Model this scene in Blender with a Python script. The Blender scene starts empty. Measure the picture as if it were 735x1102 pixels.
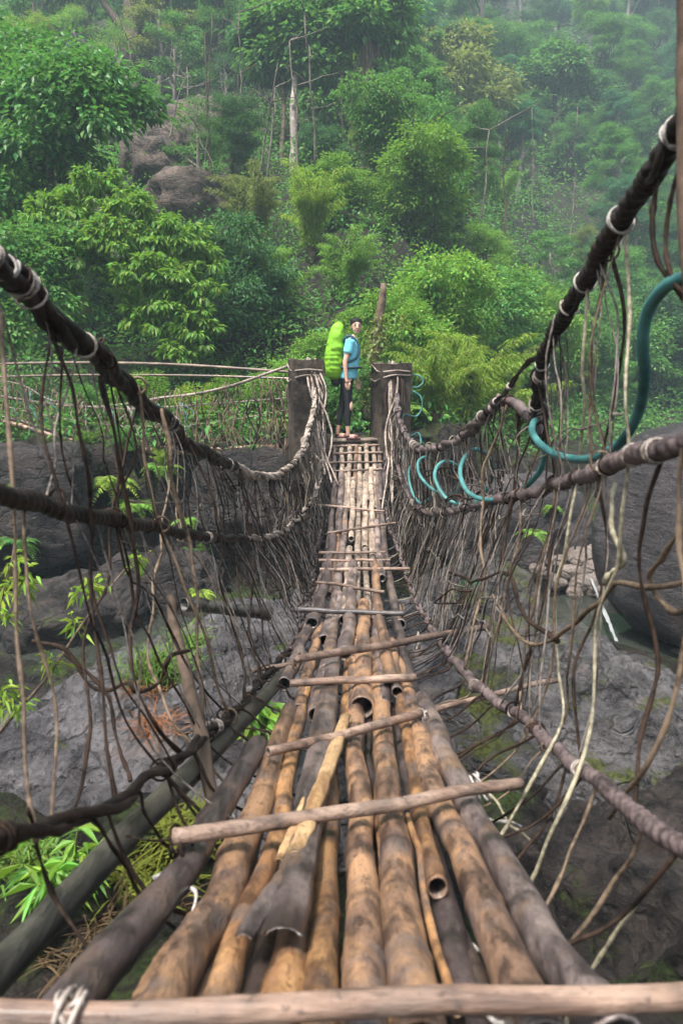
import bpy, math, random
import numpy as np
from mathutils import Vector

rng = np.random.default_rng(11)
random.seed(11)
scn = bpy.context.scene
COL = scn.collection
PI = math.pi
HAZE, SKY, SUN, EXPO = .0021, .055, 1.5, 2.75

# ------------------------------------------------------------------ view model (camera at the origin, looking along +Y and down)
FPX, CX, CY = 780.0, 367.5, 551.0
PITCH = math.radians(11.3)
CP, SP = math.cos(PITCH), math.sin(PITCH)

def at(px, py, d):
    xc = (px - CX) / FPX * d
    yc = (CY - py) / FPX * d
    return np.array((xc, d * CP + yc * SP, yc * CP - d * SP))

def A(pts):
    return np.array([at(*p) for p in pts])

# ------------------------------------------------------------------ noise
def _hash(ix, iy, iz):
    h = (ix.astype(np.int64) * 374761393 + iy.astype(np.int64) * 668265263 + iz.astype(np.int64) * 2147483647) & 0xffffffff
    h = ((h ^ (h >> 13)) * 1274126177) & 0xffffffff
    h = ((h ^ (h >> 16)) * 2246822519) & 0xffffffff
    h = h ^ (h >> 15)
    return (h & 0xffffff) / float(0xffffff) * 2 - 1

def vnoise(p):
    p = np.asarray(p, float)
    i = np.floor(p).astype(np.int64)
    f = p - i
    u = f * f * f * (f * (f * 6 - 15) + 10)
    r = 0
    for a in (0, 1):
        for b in (0, 1):
            for c in (0, 1):
                w = (u[:, 0] if a else 1 - u[:, 0]) * (u[:, 1] if b else 1 - u[:, 1]) * (u[:, 2] if c else 1 - u[:, 2])
                r = r + w * _hash(i[:, 0] + a, i[:, 1] + b, i[:, 2] + c)
    return r

def fbm(p, o=4, gain=.5, lac=2.03):
    p = np.asarray(p, float)
    s, a = 0, 1
    for k in range(o):
        s = s + a * vnoise(p + k * 17.3)
        p = p * lac
        a *= gain
    return s

def ridged(p, o=4):
    s, a = 0, 1
    p = np.asarray(p, float)
    for k in range(o):
        s = s + a * (1 - 2 * np.abs(vnoise(p + k * 9.1)))
        p = p * 2.1
        a *= .5
    return s

def sstep(a, b, x):
    t = np.clip((x - a) / (b - a), 0, 1)
    return t * t * (3 - 2 * t)

# ------------------------------------------------------------------ mesh building
class G:
    def __init__(s):
        s.V, s.F, s.n, s.att = [], [], 0, []
    def add(s, V, *Fs, att=None):
        V = np.asarray(V, float).reshape(-1, 3)
        s.V.append(V)
        s.att.append(np.zeros(len(V)) if att is None else np.asarray(att, float))
        for F in Fs:
            F = np.asarray(F, np.int64)
            if F.size:
                s.F.append(F + s.n)
        s.n += len(V)
        return s
    def mesh(s, name, off=(0, 0, 0), smooth=True):
        me = bpy.data.meshes.new(name)
        V = np.concatenate(s.V) - np.asarray(off)
        me.vertices.add(len(V))
        me.vertices.foreach_set('co', V.astype(np.float32).ravel())
        tot = sum(F.shape[0] for F in s.F)
        loops = np.concatenate([F.ravel() for F in s.F]).astype(np.int32)
        cnt = np.concatenate([np.full(F.shape[0], F.shape[1]) for F in s.F]).astype(np.int32)
        st = np.concatenate(([0], np.cumsum(cnt)[:-1])).astype(np.int32)
        me.loops.add(len(loops))
        me.loops.foreach_set('vertex_index', loops)
        me.polygons.add(tot)
        me.polygons.foreach_set('loop_start', st)
        me.polygons.foreach_set('loop_total', cnt)
        a = np.concatenate(s.att)
        if np.any(a):
            at_ = me.attributes.new('mark', 'FLOAT', 'POINT')
            at_.data.foreach_set('value', a.astype(np.float32))
        me.update(calc_edges=True)
        if smooth:
            me.polygons.foreach_set('use_smooth', np.ones(tot, bool))
        me.validate()
        return me
    def build(s, name, mat, parent=None, loc=None, smooth=True):
        off = np.zeros(3)
        if loc is not None:
            off = np.asarray(loc, float)
        me = s.mesh(name, WL.get(parent.name, np.zeros(3)) if parent is not None else off, smooth)
        me.materials.append(mat)
        o = bpy.data.objects.new(name, me)
        COL.objects.link(o)
        if parent is not None:
            o.parent = parent
            WL[o.name] = WL.get(parent.name, np.zeros(3))
        else:
            o.location = off
            WL[o.name] = off
        return o

WL = {}   # world position of every object a part can hang under

def tag(o, label=None, cat=None, group=None, kind=None):
    if label: o['label'] = label
    if cat: o['category'] = cat
    if group: o['group'] = group
    if kind: o['kind'] = kind
    return o

def thing(name, loc, label, cat, group=None):
    o = bpy.data.objects.new(name, None)
    COL.objects.link(o)
    o.location = tuple(loc)
    o.empty_display_size = .1
    WL[o.name] = np.asarray(loc, float)
    return tag(o, label, cat, group)

def catmull(P, n):
    """Catmull-Rom through P, n points evenly along it."""
    P = np.asarray(P, float)
    if len(P) == 2:
        t = np.linspace(0, 1, n)[:, None]
        return P[0] * (1 - t) + P[1] * t
    Q = np.vstack([2 * P[0] - P[1], P, 2 * P[-1] - P[-2]])
    out = []
    for i in range(1, len(Q) - 2):
        t = np.linspace(0, 1, 24, endpoint=False)[:, None]
        a, b, c, d = Q[i - 1], Q[i], Q[i + 1], Q[i + 2]
        out.append(.5 * (2 * b + (c - a) * t + (2 * a - 5 * b + 4 * c - d) * t ** 2 + (3 * b - a - 3 * c + d) * t ** 3))
    out = np.vstack(out + [P[-1:]])
    L = np.concatenate(([0], np.cumsum(np.linalg.norm(np.diff(out, axis=0), axis=1))))
    u = np.linspace(0, L[-1], n)
    return np.stack([np.interp(u, L, out[:, k]) for k in range(3)], 1)

def frames(P):
    T = np.gradient(P, axis=0)
    T /= np.linalg.norm(T, axis=1)[:, None] + 1e-12
    N = np.zeros_like(P)
    up = np.array((0, 0, 1.)) if abs(T[0, 2]) < .9 else np.array((1., 0, 0))
    n = up - T[0] * up.dot(T[0])
    N[0] = n / np.linalg.norm(n)
    for i in range(1, len(P)):
        n = N[i - 1] - T[i] * N[i - 1].dot(T[i])
        N[i] = n / (np.linalg.norm(n) + 1e-12)
    return T, N, np.cross(T, N)

def tube(g, P, R, seg=8, mod=None, hollow=(False, False), mark=None):
    """Tube along P. mod(theta, i) -> radius factors; hollow ends show a cut bamboo mouth, its inner shade painted dark."""
    P = np.asarray(P, float)
    n = len(P)
    R = np.full(n, R) if np.isscalar(R) else np.asarray(R, float)
    T, N, B = frames(P)
    th = np.linspace(0, 2 * PI, seg, endpoint=False)
    rr = R[:, None] * np.ones((1, seg))
    if mod is not None:
        rr = rr * mod(th[None, :], np.arange(n)[:, None])
    V = P[:, None, :] + rr[..., None] * (np.cos(th)[None, :, None] * N[:, None, :] + np.sin(th)[None, :, None] * B[:, None, :])
    i = np.arange(n - 1)[:, None] * seg
    j = np.arange(seg)[None, :]
    k = (j + 1) % seg
    F = np.stack([i + j, i + k, i + seg + k, i + seg + j], -1).reshape(-1, 4)
    m = np.zeros((n, seg)) if mark is None else np.repeat(np.asarray(mark)[:, None], seg, 1)
    VV, FF, M = [V.reshape(-1, 3)], [F], [m.ravel()]
    tris = []
    c = n * seg
    for e, h in ((0, hollow[0]), (n - 1, hollow[1])):
        ring = e * seg + np.arange(seg)
        sgn = -1 if e == 0 else 1
        if h:
            ctr = P[e]
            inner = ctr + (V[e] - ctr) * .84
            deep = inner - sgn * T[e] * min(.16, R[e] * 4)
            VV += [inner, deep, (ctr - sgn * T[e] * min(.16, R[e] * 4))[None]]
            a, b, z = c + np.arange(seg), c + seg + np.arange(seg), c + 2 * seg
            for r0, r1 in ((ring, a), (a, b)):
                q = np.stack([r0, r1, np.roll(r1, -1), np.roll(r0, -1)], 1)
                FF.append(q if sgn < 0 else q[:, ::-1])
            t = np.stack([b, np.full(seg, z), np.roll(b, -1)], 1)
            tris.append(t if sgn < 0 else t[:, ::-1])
            M += [np.full(seg, .35), np.full(seg, 1.), np.ones(1)]  # rim and bore marked dark: shade inside the hollow put into the colour
            c += 2 * seg + 1
        else:
            VV.append(P[e][None] + sgn * T[e][None] * R[e] * .25)
            t = np.stack([ring, np.full(seg, c), np.roll(ring, -1)], 1)
            tris.append(t if sgn < 0 else t[:, ::-1])
            M.append(m[e, :1])
            c += 1
    g.add(np.vstack(VV), *FF, *tris, att=np.concatenate(M))
    return g

def ring(g, P, T, r, w, seg=10, ms=6, squash=1.0, tilt=.25):
    """A small lashed loop of cord round a cable at P."""
    T = T / np.linalg.norm(T)
    a = rng.normal(size=3)
    T = T + a * tilt * .5
    T /= np.linalg.norm(T)
    up = np.array((0, 0, 1.)) if abs(T[2]) < .9 else np.array((1., 0, 0))
    N = up - T * up.dot(T)
    N /= np.linalg.norm(N)
    B = np.cross(T, N)
    th = np.linspace(0, 2 * PI, seg, endpoint=False)
    ph = np.linspace(0, 2 * PI, ms, endpoint=False)
    rad = r + w * np.cos(ph)[None, :]
    V = P + rad[..., None] * (np.cos(th)[:, None, None] * N + np.sin(th)[:, None, None] * B) + (w * np.sin(ph))[None, :, None] * T
    i = np.arange(seg)[:, None]
    j = np.arange(ms)[None, :]
    F = np.stack([i * ms + j, ((i + 1) % seg) * ms + j, ((i + 1) % seg) * ms + (j + 1) % ms, i * ms + (j + 1) % ms], -1).reshape(-1, 4)
    g.add(V.reshape(-1, 3), F)

def ico(sub):
    import bmesh
    bm = bmesh.new()
    bmesh.ops.create_icosphere(bm, subdivisions=sub, radius=1)
    V = np.array([v.co[:] for v in bm.verts])
    F = np.array([[v.index for v in f.verts] for f in bm.faces])
    bm.free()
    return V, F
ICO = {k: ico(k) for k in (2, 3, 4, 5, 6)}

# ------------------------------------------------------------------ materials
def nt(name):
    m = bpy.data.materials.new(name)
    m.use_nodes = True
    t = m.node_tree
    for n in list(t.nodes):
        t.nodes.remove(n)
    out = t.nodes.new('ShaderNodeOutputMaterial')
    def N(kind, **kw):
        n = t.nodes.new('ShaderNode' + kind)
        for k, v in kw.items():
            if k in n.inputs:
                n.inputs[k].default_value = v
            else:
                setattr(n, k, v)
        return n
    def L(a, b):
        t.links.new(a, b)
    return m, t, out, N, L

def mixc(N, L, fac, a, b, blend='MIX'):
    n = N('Mix', data_type='RGBA', blend_type=blend)
    for src, i in ((fac, 0), (a, 6), (b, 7)):
        if hasattr(src, 'links') or hasattr(src, 'is_linked'):
            L(src, n.inputs[i])
        else:
            n.inputs[i].default_value = src if i == 0 else (*src, 1)
    return n.outputs[2]

def ramp(N, L, src, a, b):
    n = N('MapRange', interpolation_type='SMOOTHSTEP')
    n.inputs[1].default_value, n.inputs[2].default_value = a, b
    L(src, n.inputs[0])
    return n.outputs[0]

def math_(N, L, op, a, b=0.5):
    n = N('Math', operation=op)
    for i, s in enumerate((a, b)):
        if hasattr(s, 'is_linked'):
            L(s, n.inputs[i])
        else:
            n.inputs[i].default_value = s
    return n.outputs[0]

def noise_(N, L, vec, scale, detail=4, rough=.55):
    n = N('TexNoise')
    n.inputs['Scale'].default_value = scale
    n.inputs['Detail'].default_value = detail
    n.inputs['Roughness'].default_value = rough
    L(vec, n.inputs['Vector'])
    return n.outputs['Fac']

def coords(N, L, scale=(1, 1, 1), rnd=False):
    tc = N('TexCoord')
    mp = N('Mapping')
    mp.inputs['Scale'].default_value = scale
    L(tc.outputs['Object'], mp.inputs['Vector'])
    if rnd:
        oi = N('ObjectInfo')
        m = math_(N, L, 'MULTIPLY', oi.outputs['Random'], 37.0)
        cb = N('CombineXYZ')
        for k in range(3):
            L(m, cb.inputs[k])
        L(cb.outputs[0], mp.inputs['Location'])
    return mp.outputs['Vector']

def bamboo(name, dark, mid, light, patch, axis=1, rough=.30, thr=(.44, .60)):
    """Weathered bark: streaks along the pole, peeled blotches, scuffs, dark node rings, painted shade in hollow ends."""
    m, t, out, N, L = nt(name)
    s = [22, 22, 22]
    s[axis] = 1.5
    v = coords(N, L, tuple(s), True)
    s2 = [7, 7, 7]
    s2[axis] = 2.6
    v2 = coords(N, L, tuple(s2), True)
    v3 = coords(N, L, (1, 1, 1), True)
    st = noise_(N, L, v, 1.5, 6, .65)
    bl = noise_(N, L, v2, 1.1, 6, .66)
    sp = noise_(N, L, v3, 55, 4, .65)
    lo = noise_(N, L, v3, 6, 4, .6)
    fine = noise_(N, L, v, 7, 4, .7)
    c = mixc(N, L, ramp(N, L, st, .38, .62), dark, mid)
    c = mixc(N, L, ramp(N, L, bl, thr[0], thr[1]), c, light)
    c = mixc(N, L, math_(N, L, 'MULTIPLY', ramp(N, L, lo, .50, .68), .75), c, patch)
    c = mixc(N, L, math_(N, L, 'MULTIPLY', ramp(N, L, fine, .52, .70), .65), c, tuple(x * .30 for x in dark))
    c = mixc(N, L, math_(N, L, 'MULTIPLY', ramp(N, L, sp, .58, .68), .55), c, tuple(x * .4 for x in dark))
    oi = N('ObjectInfo')
    hs = N('HueSaturation')
    L(c, hs.inputs['Color'])
    r = N('MapRange')
    r.inputs[3].default_value, r.inputs[4].default_value = .50, 1.0
    L(oi.outputs['Random'], r.inputs[0])
    L(r.outputs[0], hs.inputs['Value'])
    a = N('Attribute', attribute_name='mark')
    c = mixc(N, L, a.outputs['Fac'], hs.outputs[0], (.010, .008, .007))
    p = N('BsdfPrincipled')
    L(c, p.inputs['Base Color'])
    p.inputs['Coat Weight'].default_value = .38 if axis == 1 else .08
    p.inputs['Coat Roughness'].default_value = .2
    rr = N('MapRange')
    rr.inputs[3].default_value, rr.inputs[4].default_value = rough - .12, rough + .32
    L(bl, rr.inputs[0])
    L(rr.outputs[0], p.inputs['Roughness'])
    b = N('Bump')
    b.inputs['Strength'].default_value = .75
    b.inputs['Distance'].default_value = .008
    L(math_(N, L, 'ADD', math_(N, L, 'ADD', st, math_(N, L, 'MULTIPLY', fine, .7)), math_(N, L, 'MULTIPLY', lo, .8)), b.inputs['Height'])
    L(b.outputs[0], p.inputs['Normal'])
    L(p.outputs[0], out.inputs[0])
    return m

def fibre(name, dark, light, scale=40, rough=.7, spec=.18):
    m, t, out, N, L = nt(name)
    v = coords(N, L, (1, 1, 1), True)
    a = noise_(N, L, v, scale, 4, .6)
    b_ = noise_(N, L, v, scale * .12, 3, .5)
    c = mixc(N, L, ramp(N, L, math_(N, L, 'ADD', math_(N, L, 'MULTIPLY', a, .5), math_(N, L, 'MULTIPLY', b_, .5)), .38, .62), dark, light)
    p = N('BsdfPrincipled')
    L(c, p.inputs['Base Color'])
    p.inputs['Roughness'].default_value = rough
    p.inputs['Specular IOR Level'].default_value = spec
    b = N('Bump')
    b.inputs['Strength'].default_value = .6
    b.inputs['Distance'].default_value = .004
    L(a, b.inputs['Height'])
    L(b.outputs[0], p.inputs['Normal'])
    L(p.outputs[0], out.inputs[0])
    return m

def plain(name, col, rough=.5, var=.15, scale=20, spec=.5):
    return fibre(name, tuple(c * (1 - var) for c in col), tuple(c * (1 + var) for c in col), scale, rough, spec)

def rock(name, dark, light, moss=(.05, .07, .012), moss_amt=.55, rough=.42, pit=1.0, scale=1.0, spec=.3, crack=.6):
    m, t, out, N, L = nt(name)
    v = coords(N, L)
    vs = coords(N, L, (1, .45, 2.2))
    big = noise_(N, L, v, 1.0 * scale, 8, .6)
    med = noise_(N, L, vs, 5.0 * scale, 9, .68)
    fin = noise_(N, L, v, 24 * scale, 8, .74)
    grit = noise_(N, L, v, 110 * scale, 4, .75)
    warp = N('TexNoise')
    warp.inputs['Scale'].default_value = 2.2
    warp.inputs['Detail'].default_value = 5
    L(v, warp.inputs['Vector'])
    wv = N('VectorMath', operation='MULTIPLY_ADD')
    L(warp.outputs['Color'], wv.inputs[0])
    wv.inputs[1].default_value = (.9, .9, .9)
    L(vs, wv.inputs[2])
    ck = N('TexVoronoi', feature='DISTANCE_TO_EDGE')
    ck.inputs['Scale'].default_value = 1.3 * scale
    L(wv.outputs[0], ck.inputs['Vector'])
    crk = ramp(N, L, ck.outputs['Distance'], .05, .0)
    vo = N('TexVoronoi', feature='SMOOTH_F1')
    vo.inputs['Scale'].default_value = 5.5 * scale
    L(wv.outputs[0], vo.inputs['Vector'])
    hole = ramp(N, L, vo.outputs['Distance'], .34, .10)
    c = mixc(N, L, ramp(N, L, math_(N, L, 'ADD', math_(N, L, 'MULTIPLY', big, .5), math_(N, L, 'MULTIPLY', med, .5)), .40, .62), dark, light)
    c = mixc(N, L, math_(N, L, 'MULTIPLY', ramp(N, L, fin, .47, .60), .7), c, tuple(x * .55 for x in dark))
    c = mixc(N, L, math_(N, L, 'MULTIPLY', ramp(N, L, grit, .53, .62), .55), c, tuple(min(.5, x * 1.7) for x in light))
    c = mixc(N, L, math_(N, L, 'MULTIPLY', ramp(N, L, noise_(N, L, v, 2.1 * scale, 6, .65), .56, .70), .45), c, tuple(a * b for a, b in zip(light, (1.15, .9, .68))))
    c = mixc(N, L, math_(N, L, 'MULTIPLY', crk, crack), c, tuple(x * .25 for x in dark))
    geo = N('NewGeometry')
    sx = N('SeparateXYZ')
    L(geo.outputs['Normal'], sx.inputs[0])
    mo = noise_(N, L, v, 1.7, 8, .68)
    if moss_amt > 0:        # moss grows where the rock faces up
        mk = math_(N, L, 'MULTIPLY', ramp(N, L, mo, .62 - .2 * moss_amt, .72 - .2 * moss_amt), ramp(N, L, sx.outputs[2], .25, .7))
        c = mixc(N, L, mk, c, mixc(N, L, ramp(N, L, fin, .4, .62), tuple(x * .5 for x in moss), tuple(x * 1.6 for x in moss)))
    p = N('BsdfPrincipled')
    p.inputs['Specular IOR Level'].default_value = spec
    L(c, p.inputs['Base Color'])
    rr = N('MapRange')
    rr.inputs[3].default_value, rr.inputs[4].default_value = rough - .18, rough + .34
    L(ramp(N, L, math_(N, L, 'ADD', math_(N, L, 'MULTIPLY', med, .5), math_(N, L, 'MULTIPLY', big, .5)), .38, .6), rr.inputs[0])
    L(rr.outputs[0], p.inputs['Roughness'])
    h = math_(N, L, 'ADD', math_(N, L, 'MULTIPLY', med, .60), math_(N, L, 'ADD', math_(N, L, 'MULTIPLY', fin, .30), math_(N, L, 'MULTIPLY', grit, .05)))
    h = math_(N, L, 'ADD', h, math_(N, L, 'MULTIPLY', hole, -.16 * pit))
    h = math_(N, L, 'ADD', h, math_(N, L, 'MULTIPLY', crk, -.22 * crack))
    b = N('Bump')
    b.inputs['Strength'].default_value = 1.0
    b.inputs['Distance'].default_value = .18
    L(h, b.inputs['Height'])
    L(b.outputs[0], p.inputs['Normal'])
    L(p.outputs[0], out.inputs[0])
    return m

def leaf(name, col, trans=.42, rough=.45, var=.42, hue=.035, gloss=.22):
    m, t, out, N, L = nt(name)
    geo = N('NewGeometry')
    oi = N('ObjectInfo')
    hs = N('HueSaturation')
    hs.inputs['Color'].default_value = (*col, 1)
    r = N('MapRange')
    r.inputs[3].default_value, r.inputs[4].default_value = 1 - var, 1 + var
    L(geo.outputs['Random Per Island'], r.inputs[0])
    r2 = N('MapRange')
    r2.inputs[3].default_value, r2.inputs[4].default_value = .8, 1.2
    L(oi.outputs['Random'], r2.inputs[0])
    L(math_(N, L, 'MULTIPLY', r.outputs[0], r2.outputs[0]), hs.inputs['Value'])
    w = N('TexWhiteNoise', noise_dimensions='1D')
    L(geo.outputs['Random Per Island'], w.inputs['W'])
    r3 = N('MapRange')
    r3.inputs[3].default_value, r3.inputs[4].default_value = .5 - hue, .5 + hue
    L(w.outputs['Value'], r3.inputs[0])
    L(r3.outputs[0], hs.inputs['Hue'])
    p = N('BsdfPrincipled')
    p.inputs['Roughness'].default_value = rough
    p.inputs['Specular IOR Level'].default_value = gloss
    L(hs.outputs[0], p.inputs['Base Color'])
    tr = N('BsdfTranslucent')
    g2 = mixc(N, L, .5, hs.outputs[0], (col[0] * 1.5, col[1] * 1.4, col[2] * .6))
    L(g2, tr.inputs['Color'])
    mx = N('MixShader')
    mx.inputs[0].default_value = trans
    L(p.outputs[0], mx.inputs[1])
    L(tr.outputs[0], mx.inputs[2])
    L(mx.outputs[0], out.inputs[0])
    return m

M = {
 'grey_pole': bamboo('weathered grey bamboo', (.040, .030, .030), (.13, .10, .095), (.25, .195, .175), (.24, .15, .09)),
 'brown_pole': bamboo('brown bamboo', (.050, .030, .022), (.20, .120, .080), (.37, .212, .115), (.13, .105, .10)),
 'orange_pole': bamboo('orange bamboo', (.075, .038, .020), (.27, .138, .066), (.45, .245, .105), (.14, .105, .09)),
 'pale_pole': bamboo('pale sky-sheen bamboo', (.15, .11, .085), (.36, .27, .20), (.52, .41, .31), (.20, .165, .15), rough=.5),  # sky reflection on the far poles is painted in as a paler colour
 'dark_pole': bamboo('dark wet bamboo', (.018, .014, .014), (.050, .038, .038), (.095, .070, .068), (.11, .075, .055)),
 'green_pole': bamboo('greenish grey bamboo', (.014, .013, .010), (.042, .039, .031), (.082, .076, .060), (.10, .085, .065)),
 'bar': bamboo('pinkish brown bamboo bar', (.09, .052, .036), (.24, .15, .105), (.36, .25, .185), (.13, .092, .072), axis=0, rough=.45),
 'dark_bar': bamboo('dark bamboo bar', (.045, .036, .036), (.10, .08, .08), (.16, .13, .125), (.2, .17, .15), axis=0),
 'split': bamboo('split raw bamboo', (.26, .14, .06), (.46, .28, .12), (.60, .40, .20), (.24, .13, .06), rough=.55),
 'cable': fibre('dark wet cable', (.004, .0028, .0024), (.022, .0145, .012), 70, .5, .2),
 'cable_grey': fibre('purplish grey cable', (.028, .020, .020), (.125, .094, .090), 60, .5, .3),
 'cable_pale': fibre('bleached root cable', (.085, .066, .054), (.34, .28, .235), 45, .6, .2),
 'vine_dark': fibre('dark brown vine', (.007, .0045, .0035), (.036, .022, .015), 60, .7, .1),
 'vine_tan': fibre('tan dry vine', (.045, .031, .021), (.16, .115, .078), 60, .65),
 'wire_grey': fibre('grey rusted wire', (.035, .028, .024), (.17, .145, .125), 60, .6),
 'vine_pale': fibre('pale greenish vine', (.12, .105, .07), (.33, .30, .21), 60, .6),
 'tie': fibre('weathered cord', (.09, .072, .06), (.34, .295, .26), 90, .6),
 'white_cord': fibre('white cord', (.17, .155, .14), (.40, .375, .35), 90, .6),
 'hose': fibre('teal hose', (.018, .075, .075), (.066, .20, .19), 9, .5, .25),
 'post': fibre('dark hewn post', (.018, .014, .011), (.085, .066, .052), 14, .75, .15),
 'bark': fibre('bark', (.025, .018, .013), (.095, .068, .050), 14, .8, .15),
 'bark_pale': fibre('pale bark', (.12, .10, .085), (.30, .26, .22), 10, .75, .2),
 'bark_thin': fibre('thin greyish bark', (.05, .042, .034), (.17, .145, .12), 10, .8, .15),
 'deadwood': fibre('dead stump wood', (.05, .033, .023), (.15, .105, .075), 16, .8, .2),
 'rock': rock('pitted grey rock', (.026, .0225, .0245), (.150, .138, .142), moss_amt=.08, pit=2.2, rough=.30, spec=.6),
 'rock_moss': rock('mossy grey rock', (.018, .016, .0165), (.140, .130, .130), moss=(.06, .07, .010), moss_amt=.55, pit=1.8, rough=.38, spec=.4),
 'rock_dark': rock('dark smooth rock', (.022, .019, .020), (.095, .083, .086), moss_amt=0, pit=.3, rough=.5, spec=.35, crack=.25),
 'rock_cliff': rock('wet cliff rock', (.010, .0085, .008), (.060, .050, .046), moss_amt=.25, pit=1.0, rough=.45, spec=.3),
 'rock_brown': rock('brownish grey rock', (.035, .026, .020), (.15, .112, .090), moss_amt=.3, pit=.5, spec=.2),
 'stone': rock('pale river stone', (.13, .10, .088), (.33, .275, .24), moss_amt=0, pit=.3, rough=.55),
 'ground_rock': rock('rough black rock', (.006, .005, .0045), (.062, .048, .040), moss_amt=.15, pit=1.6, rough=.48, spec=.3),
 'ground': rock('dark bank rock and soil', (.008, .0065, .0055), (.045, .036, .030), moss=(.030, .045, .010), moss_amt=.7, pit=1.0, rough=.6, spec=.2),
}
GREENS = {
 'fresh': ((.130, .262, .040), 'fresh green'),
 'mid': ((.082, .204, .047), 'mid green'),
 'dark': ((.044, .120, .040), 'dark green'),
 'lime': ((.190, .300, .040), 'yellow green'),
 'blue': ((.052, .158, .078), 'bluish green'),
 'olive': ((.140, .180, .052), 'olive green'),
 'rust': ((.160, .120, .050), 'brownish green'),
}
for k, (c, w) in GREENS.items():
    M[k] = leaf(k + ' leaf', c)
M['near_leaf'] = leaf('glossy leaf', (.065, .18, .040), gloss=.35, rough=.42)
M['grass'] = leaf('grass blade', (.10, .18, .03), .3, .5)
M['straw'] = leaf('dry straw', (.07, .047, .026), .15, .7, .5, .01, .1)
M['red_twig'] = leaf('reddish dry fern', (.17, .075, .035), .15, .7, .4, .01, .1)
M['moss'] = leaf('moss tuft', (.10, .115, .018), .2, .7, .4, .02, .1)

# ------------------------------------------------------------------ terrain
def hill_foot(x, y=None):
    return 10.9 + .30 * vnoise(np.stack([x * .55, x * 0 + 3.3, x * 0], 1)) + np.where(x < -.9, (-.9 - x) * .10, 0) + np.where(x > 1.25, 1.42 * np.minimum(x - 1.25, 12.5) + .10 * np.maximum(0, x - 13.75), 0)

def height(x, y):
    x = np.atleast_1d(np.asarray(x, float))
    y = np.atleast_1d(np.asarray(y, float))
    p = np.stack([x, y, x * 0], 1)
    floor = -3.42 + .05 * np.maximum(0, y - 12) + .20 * fbm(p * .8, 4)
    yc = hill_foot(x)
    # rocky bank on the far side
    top = np.where(x > 1.6, floor + 2.15 * np.exp(-np.maximum(0, x - 1.6) / 3.5) + .25, -1.22)
    top = top + .10 * fbm(p * 1.4 + 5, 3) * sstep(.4, 1.4, np.abs(x - .2))
    s = sstep(yc - .2, yc + .45, y + .28 * fbm(p * 2.2 + 9, 3))
    z = floor + (top - floor) * s
    d = np.maximum(0, y - yc - 2.6)
    hill = .60 * (np.sqrt(d * d + 9) - 3)
    hill = np.where(hill > 68, 68 + 12 * np.tanh((hill - 68) / 12), hill)
    z = z + hill + sstep(2, 14, d) * (1.1 * fbm(p * .10, 3) + .5 * fbm(p * .35 + 2, 3))
    z = z + .32 * np.exp(-(((x - 4.0) / 1.8) ** 2 + ((y - 12.2) / 1.9) ** 2) ** 2)
    # near bank below the camera
    nb = np.where(x < .15, -1.72, -1.72 - .72 * sstep(.15, .8, x)) + .14 * fbm(p * 2.0, 4)
    k = sstep(3.9, 2.3, y + .5 * vnoise(p * .9))
    z = z * (1 - k) + nb * k
    # gorge sides far left and right
    z = z + 2.6 * sstep(7, 16, -x) * sstep(13, 3, y) + 2.0 * sstep(13, 24, x) * sstep(10, 0, y)
    return z

def hz(x, y):
    return float(height([x], [y])[0])

def on_ground(px, py, dmin=1.2, dmax=220):
    d = np.geomspace(dmin, dmax, 900)
    xc, yc = (px - CX) / FPX * d, (CY - py) / FPX * d
    X, Y, Z = xc, d * CP + yc * SP, yc * CP - d * SP
    h = height(X, Y)
    w = np.nonzero(Z <= h)[0]
    if not len(w):
        return None
    i = w[0]
    return np.array((X[i], Y[i], h[i]))

def axis(lo, hi, f0, f1, step, grow):
    a = list(np.arange(f0, f1, step))
    s = step
    x = a[-1]
    while x < hi:
        s *= grow
        x += s
        a.append(x)
    s = step
    x = f0
    b = []
    while x > lo:
        s *= grow
        x -= s
        b.append(x)
    return np.array(b[::-1] + a)

gx = axis(-95, 135, -7.5, 8.5, .085, 1.07)
gy = axis(-25, 185, 1.0, 13.2, .075, 1.035)
X, Y = np.meshgrid(gx, gy)
Z = height(X.ravel(), Y.ravel()).reshape(X.shape)
V = np.stack([X.ravel(), Y.ravel(), Z.ravel()], 1)
near = (sstep(16, 12, V[:, 1]) * sstep(10, 7, np.abs(V[:, 0])))[:, None]
q = V * np.array((1, 1, 1.6))
V = V + near * np.stack([.13 * fbm(q * 1.7 + 31, 4), .22 * fbm(q * 1.7 + 57, 4) + .10 * ridged(q * np.array((.8, .8, 3.2)), 3), .05 * ridged(q * 3.0 + 7, 4)], 1)
ny_, nx_ = X.shape
ii = (np.arange(ny_ - 1)[:, None] * nx_ + np.arange(nx_ - 1)[None, :])
F = np.stack([ii, ii + 1, ii + nx_ + 1, ii + nx_], -1).reshape(-1, 4)
tag(G().add(V, F).build('ground', M['ground']), kind='structure')

# water in the bottom of the gorge
m, t, out, N, L = nt('dark river water')
p = N('BsdfPrincipled')
p.inputs['Base Color'].default_value = (.028, .032, .026, 1)
p.inputs['Roughness'].default_value = .06
b = N('Bump')
b.inputs['Strength'].default_value = .25
b.inputs['Distance'].default_value = .03
L(noise_(N, L, coords(N, L), 5, 3), b.inputs['Height'])
L(b.outputs[0], p.inputs['Normal'])
L(p.outputs[0], out.inputs[0])
M['water'] = m
M['foam'] = plain('white water', (.26, .275, .28), .4, .12, 25)
tag(G().add([(-9, 3.6, -3.38), (14, 3.6, -3.38), (14, 15, -3.38), (-9, 15, -3.38)], [[0, 1, 2, 3]]).build('water', M['water'], smooth=False), kind='structure')

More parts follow.
